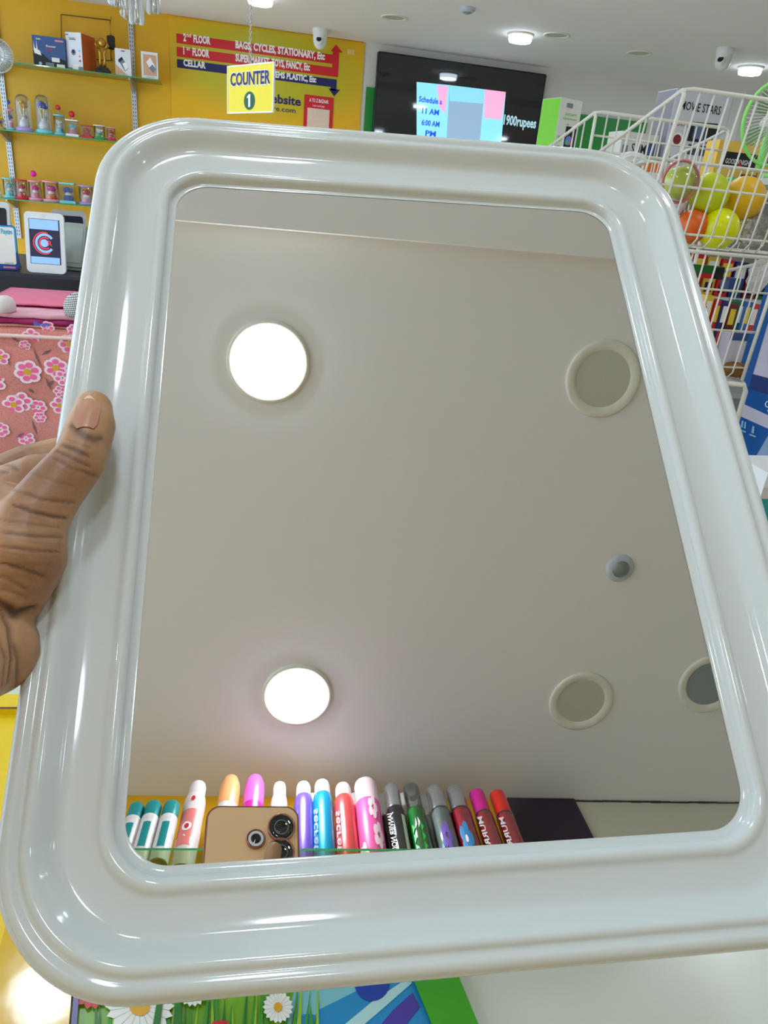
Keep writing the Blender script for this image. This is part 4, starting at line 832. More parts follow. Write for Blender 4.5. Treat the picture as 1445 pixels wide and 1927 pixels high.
# appliance cartons at the right edge
crb = mat('carton_cobalt', (18, 88, 164), .35); pale = mat('carton_pale', (206, 200, 216), .45); navy2 = mat('carton_navy', (16, 50, 116), .35)
def crate2(name, label, cat, px0, y0, px1, y1, zt, zb, depth, m, decals, grp=None):
    """carton whose front runs from one sight line at depth y0 to another at depth y1"""
    a = W(px0, 800, y0); b_ = W(px1, 800, y1); d = Vector((b_.x - a.x, b_.y - a.y, 0)); 
    cxp, cyp = (a.x + b_.x) / 2, (a.y + b_.y) / 2; wpx = d.length
    def u_(px): return px
    o = thing(name, label, cat, (cxp, cyp, zb), math.atan2(d.y, d.x), grp); h = zt - zb; w = wpx
    Bo = MB().box((0, depth / 2, h / 2), (w, depth, h), m).build('carton', o); D = MB(); k = 0
    for q in decals:
        k += 1; e = -.0006 - k * .0003
        if q[0] == 'r': D.poly([(-w / 2 + q[1] * w, e, q[2] * h), (-w / 2 + q[3] * w, e, q[2] * h), (-w / 2 + q[3] * w, e, q[4] * h), (-w / 2 + q[1] * w, e, q[4] * h)], q[5])
        elif q[0] == 'p': D.poly([(-w / 2 + u * w, e, v * h) for u, v in q[1]], q[2])
        elif q[0] == 'c': D.poly([(-w / 2 + q[1] * w + q[3] * w * math.cos(j * PI / 10), e, q[2] * h + q[3] * w * math.sin(j * PI / 10)) for j in range(20)], q[4])
        else: D.text(q[1], (-w / 2 + q[2] * w, e, q[3] * h), XR, UP, q[5] * h, q[6], width=q[4] * w, bold=.01)
    D.build('printed_front', o, under=Bo); return o
ya_, yc_ = 2.42, 2.12
zbl_t, zbl_b = W(1390, 728, ya_).z, W(1420, 880, 2.3).z
crate2('appliance_box', 'blue appliance carton with brand lettering at the right edge', 'box', 1380, ya_, 1520, yc_, zbl_t, zbl_b, .14, crb,
      [('p', [(0, .62), (1, .55), (1, .70), (0, .79)], pale), ('t', 'Crompton', .36, .84, .5, .12, INKW), ('t', 'Ceiling fan', .42, .79, .3, .04, INKW), ('p', [(.42, 0), (1, 0), (1, .52), (.56, .58)], mat('print_iceblue', (150, 176, 210), .4)),
       ('p', [(.12, .48), (.15, .48), (.14, .57), (.11, .57)], sky), ('p', [(.17, .48), (.2, .48), (.18, .57), (.16, .57)], sky), ('r', .1, .43, .22, .45, sky), ('p', [(.3, .46), (.34, .46), (.32, .55), (.29, .55)], sky), ('r', .28, .42, .38, .44, sky), ('c', .8, .3, .1, navy2), ('c', .62, .12, .07, navy2)])
crate2('appliance_box', 'white appliance carton with navy base above the blue carton', 'box', 1366, ya_ + .02, 1520, yc_ + .02, W(1430, 540, 2.3).z, zbl_t + .001, .13, pale,
      [('r', 0, 0, 1, .15, navy2), ('r', 0, 0, .16, 1, crb)] + [('r', .3, .3 + k * .07, .7, .31 + k * .07, grey_lt) for k in range(8)])
# white counter the mirror is held over
ctz = EYE - .53
cnt_m = mat('counter_cream', (208, 212, 200), .22, var=.03, scale=3)
t = thing('sales_counter', 'cream topped sales counter under the mirror', 'counter', (.5, .75, 0))
MB().box((0, 0, ctz - .015), (2.5, 1.3, .03), cnt_m, bev=.006).build('countertop', t)
MB().box((0, 0, (ctz - .03) / 2), (2.4, 1.1, ctz - .03), mat('counter_body', (200, 196, 190), .5)).build('body', t)
bx_ = W(1450, 885, 2.4); t = thing('display_table', 'white table under the blue appliance carton', 'table', (bx_.x + .10, 2.30, 0))
MB().box((0, 0, zbl_b - .016), (.80, .5, .03), mat('table_white', (220, 218, 214), .5), bev=.004).build('tabletop', t)
for sx in (-1, 1):
    for sy in (-1, 1): MB().box((sx * .36, sy * .22, (zbl_b - .032) / 2), (.03, .03, zbl_b - .032), METAL).build('leg', t)
q = S(1455, 950, ctz + .06)
crate('sachet_box', 'small white and teal packet at the right edge below the blue carton', 'packet', 1430, 1500, 890, 985, .86, .08, mat('packet_white', (224, 224, 226), .4), None, decals=[('r', 0, .05, 1, .5, mat('packet_teal', (20, 150, 140), .4)), ('r', 0, .5, 1, .72, mat('packet_rose', (210, 196, 202), .5))])

# ------------------------------------------------------------------ things lying on the counter
e = .0012
def SP(px, py, dz=0.0): return S(px, py, ctz + dz)
# daisy printed slate
Z0 = .006; t = thing('picture_slate', 'flat board printed with daisies and grass under the mirror', 'board', SP(500, 1900, 0) + Vector((0, 0, .0005)))
corners = [SP(131, 1960, Z0), SP(918, 1975, Z0), SP(848, 1800, Z0), SP(152, 1830, Z0)]
def extend(a, b, k): return a + (b - a) * k
cs = [corners[0] + (corners[0] - corners[3]) * .3, corners[1] + (corners[1] - corners[2]) * .3, corners[2] + (corners[2] - corners[1]) * .9, corners[3] + (corners[3] - corners[0]) * .9]
b = MB(); lime_g = mat('print_grass', (118, 178, 30), .25, var=.2, scale=40)
vs = [Vector((c.x, c.y, ctz + .0005)) for c in cs] + cs
b.add(vs, [(3, 2, 1, 0), (4, 5, 6, 7), (0, 1, 5, 4), (1, 2, 6, 5), (2, 3, 7, 6), (3, 0, 4, 7)], lime_g); b.build('board', t, world=True)
P2 = MB()
def pp(pts, m, k): P2.poly([SP(x, y, Z0 + k * .00015) for x, y in pts], m)
dgr, mgr, lgr = mat('blade_dark', (34, 120, 34), .3), mat('blade_mid', (60, 150, 30), .3), mat('blade_lime', (150, 196, 40), .3)
aqua, azure, cobalt, teal_p, violet = mat('swirl_aqua', (128, 200, 210), .25, var=.1, scale=12), mat('swirl_azure', (30, 140, 200), .25), mat('swirl_cobalt', (26, 66, 170), .25), mat('swirl_pale', (178, 222, 224), .25), mat('swirl_violet', (72, 60, 160), .25)
pp([(560, 1840), (785, 1810), (835, 1990), (520, 1990)], aqua, 1)
pp([(540, 1990), (600, 1900), (700, 1850), (785, 1812), (835, 1990)], azure, 2)
pp([(640, 1935), (700, 1885), (768, 1840), (775, 1850), (712, 1905), (665, 1945)], teal_p, 4); pp([(690, 1960), (740, 1900), (776, 1868), (790, 1895), (740, 1960)], violet, 4)
pp([(700 + 33 * math.cos(k * PI / 10), 1850 + 34 * math.sin(k * PI / 10)) for k in range(20)], cobalt, 5)
pp([(580 + 26 * math.cos(k * PI / 10), 1926 + 18 * math.sin(k * PI / 10)) for k in range(20)], azure, 3)
rg = random.Random(4)
for k in range(46):
    x = 190 + k * 9.6 + rg.uniform(-4, 4); hgt = rg.uniform(50, 130); w_ = rg.uniform(4, 8); lean = rg.uniform(-5, 26)
    if x > 600: continue
    pp([(x - w_, 2000), (x + w_, 2000), (x + w_ * .5 + lean * .6, 2000 - hgt * .7 - 40), (x + lean, 2000 - hgt - 60)], (dgr, mgr, lgr, mgr)[k % 4], 6 + (k % 4))
pet = mat('daisy_white', (240, 244, 240), .3); yc = mat('daisy_yellow', (228, 170, 20), .3); rd = mat('daisy_red', (206, 34, 40), .3)
def daisy(cx, cy, rx, ry, m, n=18, cen=True, k=12, crx=.28):
    for j in range(n):
        a = 2 * PI * j / n; da = PI / n * .95
        pp([(cx + rx * .2 * math.cos(a - da), cy + ry * .2 * math.sin(a - da)), (cx + rx * .85 * math.cos(a - da), cy + ry * .85 * math.sin(a - da)), (cx + rx * math.cos(a), cy + ry * math.sin(a)), (cx + rx * .85 * math.cos(a + da), cy + ry * .85 * math.sin(a + da)), (cx + rx * .2 * math.cos(a + da), cy + ry * .2 * math.sin(a + da))], m, k + (j % 2))
    if cen: pp([(cx + rx * crx * math.cos(j * PI / 8), cy + ry * crx * 1.1 * math.sin(j * PI / 8)) for j in range(16)], yc, k + 3)
daisy(263, 1893, 66, 56, pet, crx=.30); daisy(362, 1861, 32, 34, pet, crx=.28, k=18); daisy(523, 1895, 29, 31, pet, crx=.27, k=18)
daisy(172, 1856, 38, 44, rd, cen=False, n=14, k=15); daisy(415, 1938, 26, 20, rd, cen=False, n=12, k=18)
for pts in ([(283, 1955), (298, 1955), (310, 1856), (300, 1856)], [(322, 1960), (344, 1960), (340, 1880), (333, 1856)]): pp(pts, dgr, 17)
pp([(176, 1960), (188, 1960), (182, 1898), (179, 1896)], dgr, 14)
P2.build('printed_picture', t, world=True)
g1, g2 = mat('border_green', (62, 160, 30), .22, var=.12, scale=14), mat('border_violet', (74, 62, 160), .25)
b = MB(); 
b.poly([SP(838, 1990, Z0 + .0038), SP(926, 1990, Z0 + .0038), SP(838, 1775, Z0 + .0038), SP(750, 1775, Z0 + .0038)], g1)
b.build('green_border', t, world=True)
b = MB(); b.poly([SP(128, 1990, Z0 + .0036), SP(140, 1990, Z0 + .0036), SP(152, 1830, Z0 + .0036), SP(142, 1830, Z0 + .0036)], g2); b.build('violet_edge', t, world=True)
# glossy gold pack and yellow carton at the lower left
def flat_pack(name, label, cat, pix, h, m, extra=None):
    o = thing(name, label, cat, SP(*pix[0]) + Vector((0, 0, .0005)))
    top = [SP(x, y, h) for x, y in pix]; bot = [Vector((v.x, v.y, ctz + .0008)) for v in top]; n = len(pix)
    MB().add(bot + top, [list(range(n - 1, -1, -1)), list(range(n, 2 * n))] + [[j, (j + 1) % n, n + (j + 1) % n, n + j] for j in range(n)], m).build('cover', o, world=True)
    if extra: b = MB(); [b.poly([SP(x, y, h + .0006) for x, y in pts], mm) for pts, mm in extra]; b.build('printed_edge', o, world=True)
    return o
goldp = mat('gold_glossy', (222, 180, 40), .10, var=.08, scale=24, bump=.10); yelc = mat('carton_lemon', (232, 200, 16), .4); bluel = mat('edge_blue', (20, 90, 190), .3)
flat_pack('gift_pack', 'glossy gold pack with bright glare at the lower left', 'pack', [(-60, 2000), (124, 2000), (138, 1826), (40, 1700), (22, 1700)], .012, goldp)
flat_pack('picture_book', 'yellow flat carton with blue edge at the left picture border', 'carton', [(-220, 2050), (-66, 2060), (0, 1838), (38, 1690), (110, 1340), (-160, 1340)], .008, yelc, extra=[([(-70, 2060), (-62, 2060), (4, 1838), (42, 1690), (38, 1690), (0, 1838)], bluel)])
flat_pack('picture_book', 'lemon yellow carton strip under the wrist', 'carton', [(-180, 1334), (120, 1334), (120, 1306), (-180, 1306)], .016, yelc, extra=[([(-180, 1334), (120, 1334), (120, 1330), (-180, 1331)], wire_b)])

# ------------------------------------------------------------------ the mirror
def mirror():
    cx, cy = (207.8 - 65.7) / 2e3, (353.2 - 16.0) / 2e3; a, b = (207.8 + 65.7) / 2e3, (353.2 + 16) / 2e3
    root = thing('framed_mirror', 'rectangular mirror in a white moulded plastic frame held by the hand', 'mirror', (0, 0, 0))
    def P(x, y, z):                          # mirror-local metres -> world
        q = EYEV + NW * (DM - z) + MH * (cx + x) + MV * (cy + y); return Vector(q)
    root.location = P(0, -b - .041, 0)
    prof = [(-4.0, .2), (-.4, .3), (-.3, 2.4), (.2, 3.7), (1.0, 4.6), (2.2, 5.3), (3.4, 5.4), (4.6, 5.0), (5.6, 4.2), (6.4, 3.6), (7.6, 3.3), (10, 3.3), (14, 3.5), (18, 3.9), (19.5, 4.3), (20.8, 5.1), (22.2, 6.6), (23.8, 8.8), (25, 10.5), (26, 11.8), (27, 12.8), (28, 13.4), (29.2, 13.5), (30.2, 13.1), (31, 12.5), (31.8, 12.3), (32.6, 12.7), (33.6, 13.4), (34.8, 13.8), (36.2, 13.7), (37.6, 12.9), (38.8, 11.4), (39.8, 9.2), (40.5, 6.4), (40.8, 3.0), (40.9, -2), (40.6, -7), (39.5, -8), (37, -8)]
    m = mat('frame_plastic', (206, 214, 216), .10, var=.0)
    mb = MB(); nc = 20; rings = []
    for s, z in prof:
        s /= 1000; z /= 1000; A, B = a + s, b + s; r = .022 + max(s, -.004) * .82; ring = []
        for (sx, sy, a0) in ((1, 1, 0), (-1, 1, PI / 2), (-1, -1, PI), (1, -1, 3 * PI / 2)):
            for k in range(nc + 1): q = a0 + k * PI / 2 / nc; ring.append(P(sx * (A - r) + r * math.cos(q), sy * (B - r) + r * math.sin(q), z))
        rings.append(ring)
    n = len(rings[0]); vs = [v for r in rings for v in r]
    mb.add(vs, [[k * n + j, k * n + (j + 1) % n, (k + 1) * n + (j + 1) % n, (k + 1) * n + j][::-1] for k in range(len(rings) - 1) for j in range(n)], m, True)
    fr = mb.build('frame', root, world=True)
    # glass
    g = bpy.data.materials.new('mirror_glass'); g.use_nodes = True; nt = g.node_tree; N = nt.nodes.new; L = nt.links; pb_ = nt.nodes['Principled BSDF']
    pb_.inputs['Metallic'].default_value = 1; pb_.inputs['Roughness'].default_value = 0.0; pb_.inputs['Base Color'].default_value = (.80, .79, .76, 1)
    df = N('ShaderNodeBsdfDiffuse'); df.inputs[0].default_value = (.85, .88, .88, 1); mx = N('ShaderNodeMixShader')
    tc = N('ShaderNodeTexCoord'); v1 = N('ShaderNodeTexVoronoi'); v1.inputs['Scale'].default_value = 55; L.new(tc.outputs['Object'], v1.inputs['Vector'])
    n1 = N('ShaderNodeTexNoise'); n1.inputs['Scale'].default_value = 14; L.new(tc.outputs['Object'], n1.inputs['Vector'])
    r1 = N('ShaderNodeMapRange'); r1.inputs['From Min'].default_value = .04; r1.inputs['From Max'].default_value = .0; r1.inputs['To Max'].default_value = .22; L.new(v1.outputs['Distance'], r1.inputs['Value'])
    r2 = N('ShaderNodeMapRange'); r2.inputs['From Min'].default_value = .58; r2.inputs['From Max'].default_value = .75; L.new(n1.outputs['Fac'], r2.inputs['Value'])
    mu = N('ShaderNodeMath'); mu.operation = 'MULTIPLY'; L.new(r1.outputs[0], mu.inputs[0]); L.new(r2.outputs[0], mu.inputs[1])
    ad = N('ShaderNodeMath'); ad.operation = 'MULTIPLY_ADD'; ad.inputs[1].default_value = .03; L.new(r2.outputs[0], ad.inputs[0]); L.new(mu.outputs[0], ad.inputs[2])
    L.new(ad.outputs[0], mx.inputs[0]); L.new(pb_.outputs[0], mx.inputs[1]); L.new(df.outputs[0], mx.inputs[2]); L.new(mx.outputs[0], nt.nodes['Material Output'].inputs[0])
    gb = MB(); ring = []
    A, B, r = a + .004, b + .004, .020
    for (sx, sy, a0) in ((1, 1, 0), (-1, 1, PI / 2), (-1, -1, PI), (1, -1, 3 * PI / 2)):
        for k in range(9): q = a0 + k * PI / 16; ring.append((sx * (A - r) + r * math.cos(q), sy * (B - r) + r * math.sin(q)))
    N_ = len(ring); gb.add([P(x, y, 0) for x, y in ring], [list(range(N_))], g); gb.add([P(x, y, -.003) for x, y in ring] + [P(x, y, 0) for x, y in ring], [list(range(N_ - 1, -1, -1))] + [[j, (j + 1) % N_, N_ + (j + 1) % N_, N_ + j] for j in range(N_)], GREY)
    gb.build('glass', root, world=True)
    bb = MB(); ring = []
    A, B, r = a + .0385, b + .0385, .05
    for (sx, sy, a0) in ((1, 1, 0), (-1, 1, PI / 2), (-1, -1, PI), (1, -1, 3 * PI / 2)):
        for k in range(9): q = a0 + k * PI / 16; ring.append((sx * (A - r) + r * math.cos(q), sy * (B - r) + r * math.sin(q)))
    bb.add([P(x, y, -.0085) for x, y in ring] + [P(x, y, -.0055) for x, y in ring], [list(range(N_ - 1, -1, -1)), list(range(N_, 2 * N_))] + [[j, (j + 1) % N_, N_ + (j + 1) % N_, N_ + j] for j in range(N_)], mat('backing_board', (150, 132, 108), .8)); bb.build('backing', root, world=True)
mirror()

# ------------------------------------------------------------------ hands (one continuous skin each)
def skin_mat():
    m = bpy.data.materials.new('skin_brown'); m.use_nodes = True; nt = m.node_tree; N = nt.nodes.new; L = nt.links; b = nt.nodes['Principled BSDF']
    b.inputs['Roughness'].default_value = .46; b.inputs['Subsurface Weight'].default_value = .12; b.inputs['Subsurface Radius'].default_value = (.006, .002, .001); b.inputs['Subsurface Scale'].default_value = .5
    tc = N('ShaderNodeTexCoord'); n1 = N('ShaderNodeTexNoise'); n1.inputs['Scale'].default_value = 28; n1.inputs['Detail'].default_value = 5; L.new(tc.outputs['Object'], n1.inputs['Vector'])
    cr = N('ShaderNodeValToRGB'); cr.color_ramp.elements[0].position = .3; cr.color_ramp.elements[1].position = .72
    cr.color_ramp.elements[0].color = (*s2l((132, 92, 64)), 1); cr.color_ramp.elements[1].color = (*s2l((190, 146, 104)), 1); L.new(n1.outputs['Fac'], cr.inputs[0])
    at_ = N('ShaderNodeAttribute'); at_.attribute_name = 'crease'
    mx = N('ShaderNodeMix'); mx.data_type = 'RGBA'; mx.inputs[7].default_value = (*s2l((66, 42, 36)), 1); L.new(at_.outputs['Fac'], mx.inputs[0]); L.new(cr.outputs[0], mx.inputs[6]); L.new(mx.outputs[2], b.inputs['Base Color'])
    n2 = N('ShaderNodeTexNoise'); n2.inputs['Scale'].default_value = 420; n2.inputs['Detail'].default_value = 3; L.new(tc.outputs['Object'], n2.inputs['Vector'])
    bp = N('ShaderNodeBump'); bp.inputs['Strength'].default_value = .25; bp.inputs['Distance'].default_value = .0006; L.new(n2.outputs['Fac'], bp.inputs['Height']); L.new(bp.outputs[0], b.inputs['Normal'])
    return m
SK = skin_mat()
def blob_skin(name, chains, voxel, creases, smooth_it=8):
    """tapered capsules along joint chains, fused into one continuous surface"""
    mb = MB()
    for ch in chains:
        for (p0, r0), (p1, r1) in zip(ch[:-1], ch[1:]):
            n = max(2, int((p1 - p0).length / .004))
            mb.tube([p0.lerp(p1, k / n) for k in range(n + 1)], [r0 + (r1 - r0) * k / n for k in range(n + 1)], SK, 16)
        for p, r in ch: mb.sphere(p, r, SK, 18)
    o = mb.build(name); o['kind_tmp'] = 1
    mod = o.modifiers.new('r', 'REMESH'); mod.mode = 'VOXEL'; mod.voxel_size = voxel; mod.use_smooth_shade = True
    m2 = o.modifiers.new('s', 'SMOOTH'); m2.iterations = smooth_it; m2.factor = .5
    dg = bpy.context.evaluated_depsgraph_get(); dg.update(); me = bpy.data.meshes.new_from_object(o.evaluated_get(dg)); o.modifiers.clear()
    old = o.data; o.data = me; bpy.data.meshes.remove(old); del o['kind_tmp']
    me.materials.clear(); me.materials.append(SK)
    n = len(me.vertices); co = np.zeros(n * 3); me.vertices.foreach_get('co', co); co = co.reshape(-1, 3); no = np.zeros(n * 3); me.vertices.foreach_get('normal', no); no = no.reshape(-1, 3)
    cre = np.zeros(n); disp = np.zeros(n)
    if creases:
        from mathutils.bvhtree import BVHTree
        bt = BVHTree.FromPolygons([v.co for v in me.vertices], [tuple(p.vertices) for p in me.polygons])
    for pts, wd_, dp, dark in creases:
        P = []
        for (xa_, ya_), (xb_, yb_2) in zip(pts[:-1], pts[1:]):
            for k in range(7):
                h_ = bt.ray_cast(Vector(EYEV), Vector(ray(xa_ + (xb_ - xa_) * k / 6, ya_ + (yb_2 - ya_) * k / 6)).normalized())
                if h_[0] is not None: P.append(np.array(h_[0]))
        if len(P) < 2: continue
        dmin = np.full(n, 9.)
        for i_, (a, b) in enumerate(zip(P[:-1], P[1:])):
            ab = b - a; L2 = ab @ ab
            if L2 < 1e-12 or L2 > 2e-4: continue
            fr_ = (i_ + .5) / (len(P) - 1); tap = 1 + 1.2 * abs(2 * fr_ - 1) ** 3
            t = np.clip(((co - a) @ ab) / L2, 0, 1); dmin = np.minimum(dmin, tap * np.linalg.norm(co - (a + t[:, None] * ab), axis=1))
        g = np.exp(-(dmin / wd_) ** 2); disp = np.minimum(disp, -dp * g); cre = np.maximum(cre, g * dark)
    co += no * disp[:, None]; me.vertices.foreach_set('co', co.ravel())
    at_ = me.attributes.new('crease', 'FLOAT', 'POINT'); at_.data.foreach_set('value', cre)
    me.polygons.foreach_set('use_smooth', [True] * len(me.polygons)); me.update()
    return o
def hp(px, py, dz, r): return (ML(px, py, dz / 1000), r / 1000)
wrist = [hp(-22, 1222, 16, 19.3), hp(-60, 1235, 24, 20), hp(-110, 1260, 36, 22)]
fore = [ML(-110, 1260, .036), None]
elbow = Vector((-.42, -.06, 1.02)); fw = [(ML(-110, 1260, .036), .022), ((ML(-110, 1260, .036) * .6 + elbow * .4), .030), (elbow, .038)]
chains = [
    [hp(176, 770, 24, 8.6), hp(172, 800, 25, 10.6), hp(150, 866, 28, 11.2), hp(100, 925, 28, 12.4), hp(58, 985, 28, 14.5), hp(40, 1045, 27, 18), hp(14, 1105, 23, 16.5), hp(-18, 1150, 20, 15.5), hp(-22, 1222, 17, 19.3)],
    wrist, fw,
    [hp(-18, 1200, 14, 17), hp(-50, 1120, 6, 20), hp(-60, 1000, 4, 18), hp(-50, 925, 2, 15)],
    [hp(150, 880, 22, 8), hp(70, 900, 14, 11), hp(10, 930, 4, 13)],
    [hp(40, 1062, 20, 17), hp(-30, 1040, 10, 20), hp(-60, 1000, 4, 18)],
    [hp(64, 985, 22, 14), hp(-10, 970, 8, 17), hp(-50, 925, 2, 15)],
    [hp(-50, 925, 2, 14), hp(-8, 908, -14, 12), hp(50, 876, -21, 10.4), hp(110, 858, -22, 9.6), hp(165, 850, -19.5, 9), hp(200, 848, -18, 8)],
    [hp(-60, 1000, 2, 14), hp(-20, 985, -18, 12), hp(50, 965, -24, 10.6), hp(115, 955, -24, 10), hp(170, 950, -20, 9), hp(205, 948, -18, 8)],
    [hp(-56, 1070, 2, 14), hp(-20, 1060, -18, 11.5), hp(45, 1050, -24, 10.2), hp(105, 1045, -23, 9.4), hp(160, 1042, -19.5, 8.4), hp(190, 1040, -18, 7.6)],
    [hp(-50, 1120, 4, 14), hp(-25, 1138, -14, 10.5), hp(30, 1140, -21, 9), hp(80, 1140, -20.5, 8), hp(125, 1140, -18, 7.4), hp(148, 1140, -17, 6.8)],
    [hp(-50, 925, 2, 14), hp(-60, 1000, 2, 16), hp(-56, 1070, 3, 16), hp(-50, 1120, 4, 16)],
]
def cz(pts, w, d, k): return (pts, w / 1000, d / 1000, k)
creases = [cz([(134, 800), (150, 814), (176, 826), (190, 824)], 2.6, .35, .75), cz([(142, 806), (160, 820), (178, 824)], 1.3, .4, .8),
    cz([(116, 836), (140, 846), (166, 858)], 1.5, .6, .75), cz([(106, 848), (135, 862), (168, 878)], .9, .6, .65), cz([(100, 862), (130, 878), (160, 890)], .8, .4, .4), cz([(126, 826), (150, 836), (170, 842)], .8, .3, .45),
    cz([(150, 884), (172, 894), (186, 896)], .8, .5, .5), cz([(60, 890), (100, 905), (140, 915)], .7, .3, .3), cz([(26, 922), (80, 940), (140, 946)], .9, .6, .55), cz([(24, 950), (60, 962), (100, 972), (126, 975)], .9, .9, .8),
    cz([(0, 978), (60, 986), (112, 992)], .8, .4, .4), cz([(4, 1002), (60, 1008), (118, 1011)], .9, .6, .65), cz([(0, 1028), (60, 1036), (112, 1038)], .8, .5, .5), cz([(0, 1058), (40, 1070), (86, 1086)], .9, .7, .7), cz([(0, 1082), (24, 1094), (50, 1110)], .8, .5, .5),
    cz([(0, 1108), (30, 1116), (50, 1124)], .8, .4, .4), cz([(-10, 1130), (30, 1156), (66, 1144)], 2.2, 1.8, .95), cz([(0, 1150), (18, 1180), (24, 1240), (14, 1284)], 1.3, 1.2, .7), cz([(20, 1190), (34, 1240), (32, 1290)], 1.1, .8, .55),
    cz([(0, 872), (22, 876), (34, 884)], 1.0, .7, .7), cz([(0, 888), (16, 890)], .9, .5, .5), cz([(30, 1060), (60, 1064), (96, 1062)], .8, .3, .3), cz([(0, 1205), (12, 1240), (4, 1290)], 1.1, .8, .5)]
rw = random.Random(11)
for k in range(34):
    y_ = 905 + k * 7.4; x_ = rw.uniform(-8, 60); creases.append(cz([(x_, y_), (x_ + rw.uniform(20, 50), y_ + rw.uniform(2, 9)), (x_ + rw.uniform(55, 80), y_ + rw.uniform(4, 12))], .55, .16, .16))
for k in range(16):
    u_ = k / 15; x_, y_ = 60 + 80 * u_, 940 - 80 * u_; creases.append(cz([(x_ - 30, y_ - 22), (x_, y_ - 4), (x_ + 28, y_ + 12)], .5, .14, .16))
hand = blob_skin('person', chains, .0011, creases, 7)
tag(hand, 'brown skinned left hand gripping the left edge of the mirror frame', 'person')
# thumbnail, laid on the thumb surface
dg = bpy.context.evaluated_depsgraph_get(); dg.update()
from mathutils.bvhtree import BVHTree
bv = BVHTree.FromPolygons([v.co for v in hand.data.vertices], [tuple(p.vertices) for p in hand.data.polygons])
def on_hand(px, py, off):
    d = Vector(ray(px, py)).normalized(); h_ = bv.ray_cast(Vector(EYEV), d)
    return h_[0] + h_[1] * off if h_[0] is not None else None
nb = MB(); rows, colsn = 12, 10; grid = []; okk = True
ax0, ax1 = Vector((176, 744)), Vector((170, 806)); 
for i in range(rows + 1):
    u = i / rows; row = []
    for j in range(colsn + 1):
        w_ = (j / colsn - .5) * 2; hw = 20 * (1 - .55 * max(0, (.22 - u) / .22) ** 2) * (1 - .35 * max(0, (u - .75) / .25) ** 2)
        cpx = 168 + (160 - 168) * u + w_ * hw * 1.12; cpy = 746 + 58 * u + 4 * w_ * w_ * (1 if u > .5 else 2.2)
        q = on_hand(cpx, cpy, .00055); q = q if q is not None else (row[-1] if row else ML(cpx, cpy, .034)); row.append(q)
    grid.append(row)
nail = mat('nail', (186, 136, 112), .16, var=.06, scale=60, coat=.5); nailw = mat('nail_edge', (226, 206, 176), .25)
vs = [v for r in grid for v in r]
k0 = len(nb.v)
nb.add(vs, [[i * (colsn + 1) + j, (i + 1) * (colsn + 1) + j, (i + 1) * (colsn + 1) + j + 1, i * (colsn + 1) + j + 1] for i in range(1, rows) for j in range(colsn)], nail, True)
nb.add(vs, [[j, (colsn + 1) + j, (colsn + 1) + j + 1, j + 1] for j in range(colsn)], nailw, True)
nb.build('thumbnail', hand)['label'] = 'glossy pinkish thumbnail'

# ------------------------------------------------------------------ the phone taking the picture (seen in the mirror)
fwd = R @ np.array([0, 0, 1.]); PHZ = -.0045
def PH(px, py, off=0.0):                     # mirrored sight line meets the phone's back plane -> (right, up) in phone plane
    p, r = mray(px, py); s = (PHZ + off - p @ fwd) / (r @ fwd); q = p + r * s; return q @ rc, q @ uc
def PW(x, y, z): return Vector(EYEV + rc * x + uc * y + fwd * (PHZ + z))
l0 = PH(386, 1560); l1 = PH(563, 1560); tp = PH(470, 1516); c1 = PH(481, 1580); c2 = PH(527, 1605)
pw = abs(l1[0] - l0[0]); pcx = (l0[0] + l1[0]) / 2; ptop = tp[1]; ph = .162
t = thing('phone', 'peach gold phone with two big lenses reflected at the mirror bottom', 'phone', PW(pcx, ptop - ph, 0))
body = mat('phone_peach', (255, 210, 160), .22, coat=.2, var=.04, scale=30); rim = mat('phone_rim', (176, 116, 96), .25, .6)
def pslab(w, h, r, z0, z1, m, cx, cy, n=8):
    mb = MB(); P = rrect(w, h, r, n, cx, cy); N = len(P); vs = [PW(x, y, z0) for x, y in P] + [PW(x, y, z1) for x, y in P]
    mb.add(vs, [list(range(N)), list(range(2 * N - 1, N - 1, -1))] + [[j, (j + 1) % N, N + (j + 1) % N, N + j][::-1] for j in range(N)], m); return mb
pslab(pw, ph, .011, -.0085, -.0008, rim, pcx, ptop - ph / 2).build('bumper', t, world=True)
pslab(pw - .0032, ph - .0032, .0096, -.0075, 0, body, pcx, ptop - ph / 2).build('back_cover', t, world=True)
lensm = mat('lens_glass', (14, 18, 24), .05, coat=1.0)
def plens(cx, cy, r, name, kind=0):
    o = MB(); M = Matrix((( rc[0], uc[0], fwd[0], 0), (rc[1], uc[1], fwd[1], 0), (rc[2], uc[2], fwd[2], 0), (0, 0, 0, 1))); M.translation = PW(cx, cy, 0)
    o.lathe((0, 0, 0), [(r, -.0004), (r, .0020), (r * .93, .0024), (r * .88, .0021)], rim, 36, M)
    if kind == 0: o.lathe((0, 0, 0), [(r * .88, .0021), (r * .55, .0019), (r * .5, .0016), (r * .25, .0015), (.0001, .0014)], lensm, 36, M); o.lathe((0, 0, 0), [(r * .52, .00205), (r * .48, .0021)], GREY, 36, M)
    else: o.lathe((0, 0, 0), [(r * .88, .0021), (r * .8, .0021, ), ], BLACK, 36, M); o.lathe((0, 0, 0), [(r * .8, .0021), (r * .52, .0022)], mat('flash_ring', (226, 230, 232), .3), 36, M); o.lathe((0, 0, 0), [(r * .52, .0022), (.0001, .0018)], lensm, 36, M)
    o.build(name, t, world=True)
rl = abs(PH(531 - 26, 1553)[0] - PH(531 + 26, 1553)[0]) / 2
plens(0, 0, rl, 'main_lens'); plens(c2[0], c2[1], rl, 'second_lens'); plens(c1[0], c1[1], rl * .68, 'flash_ring', 1)
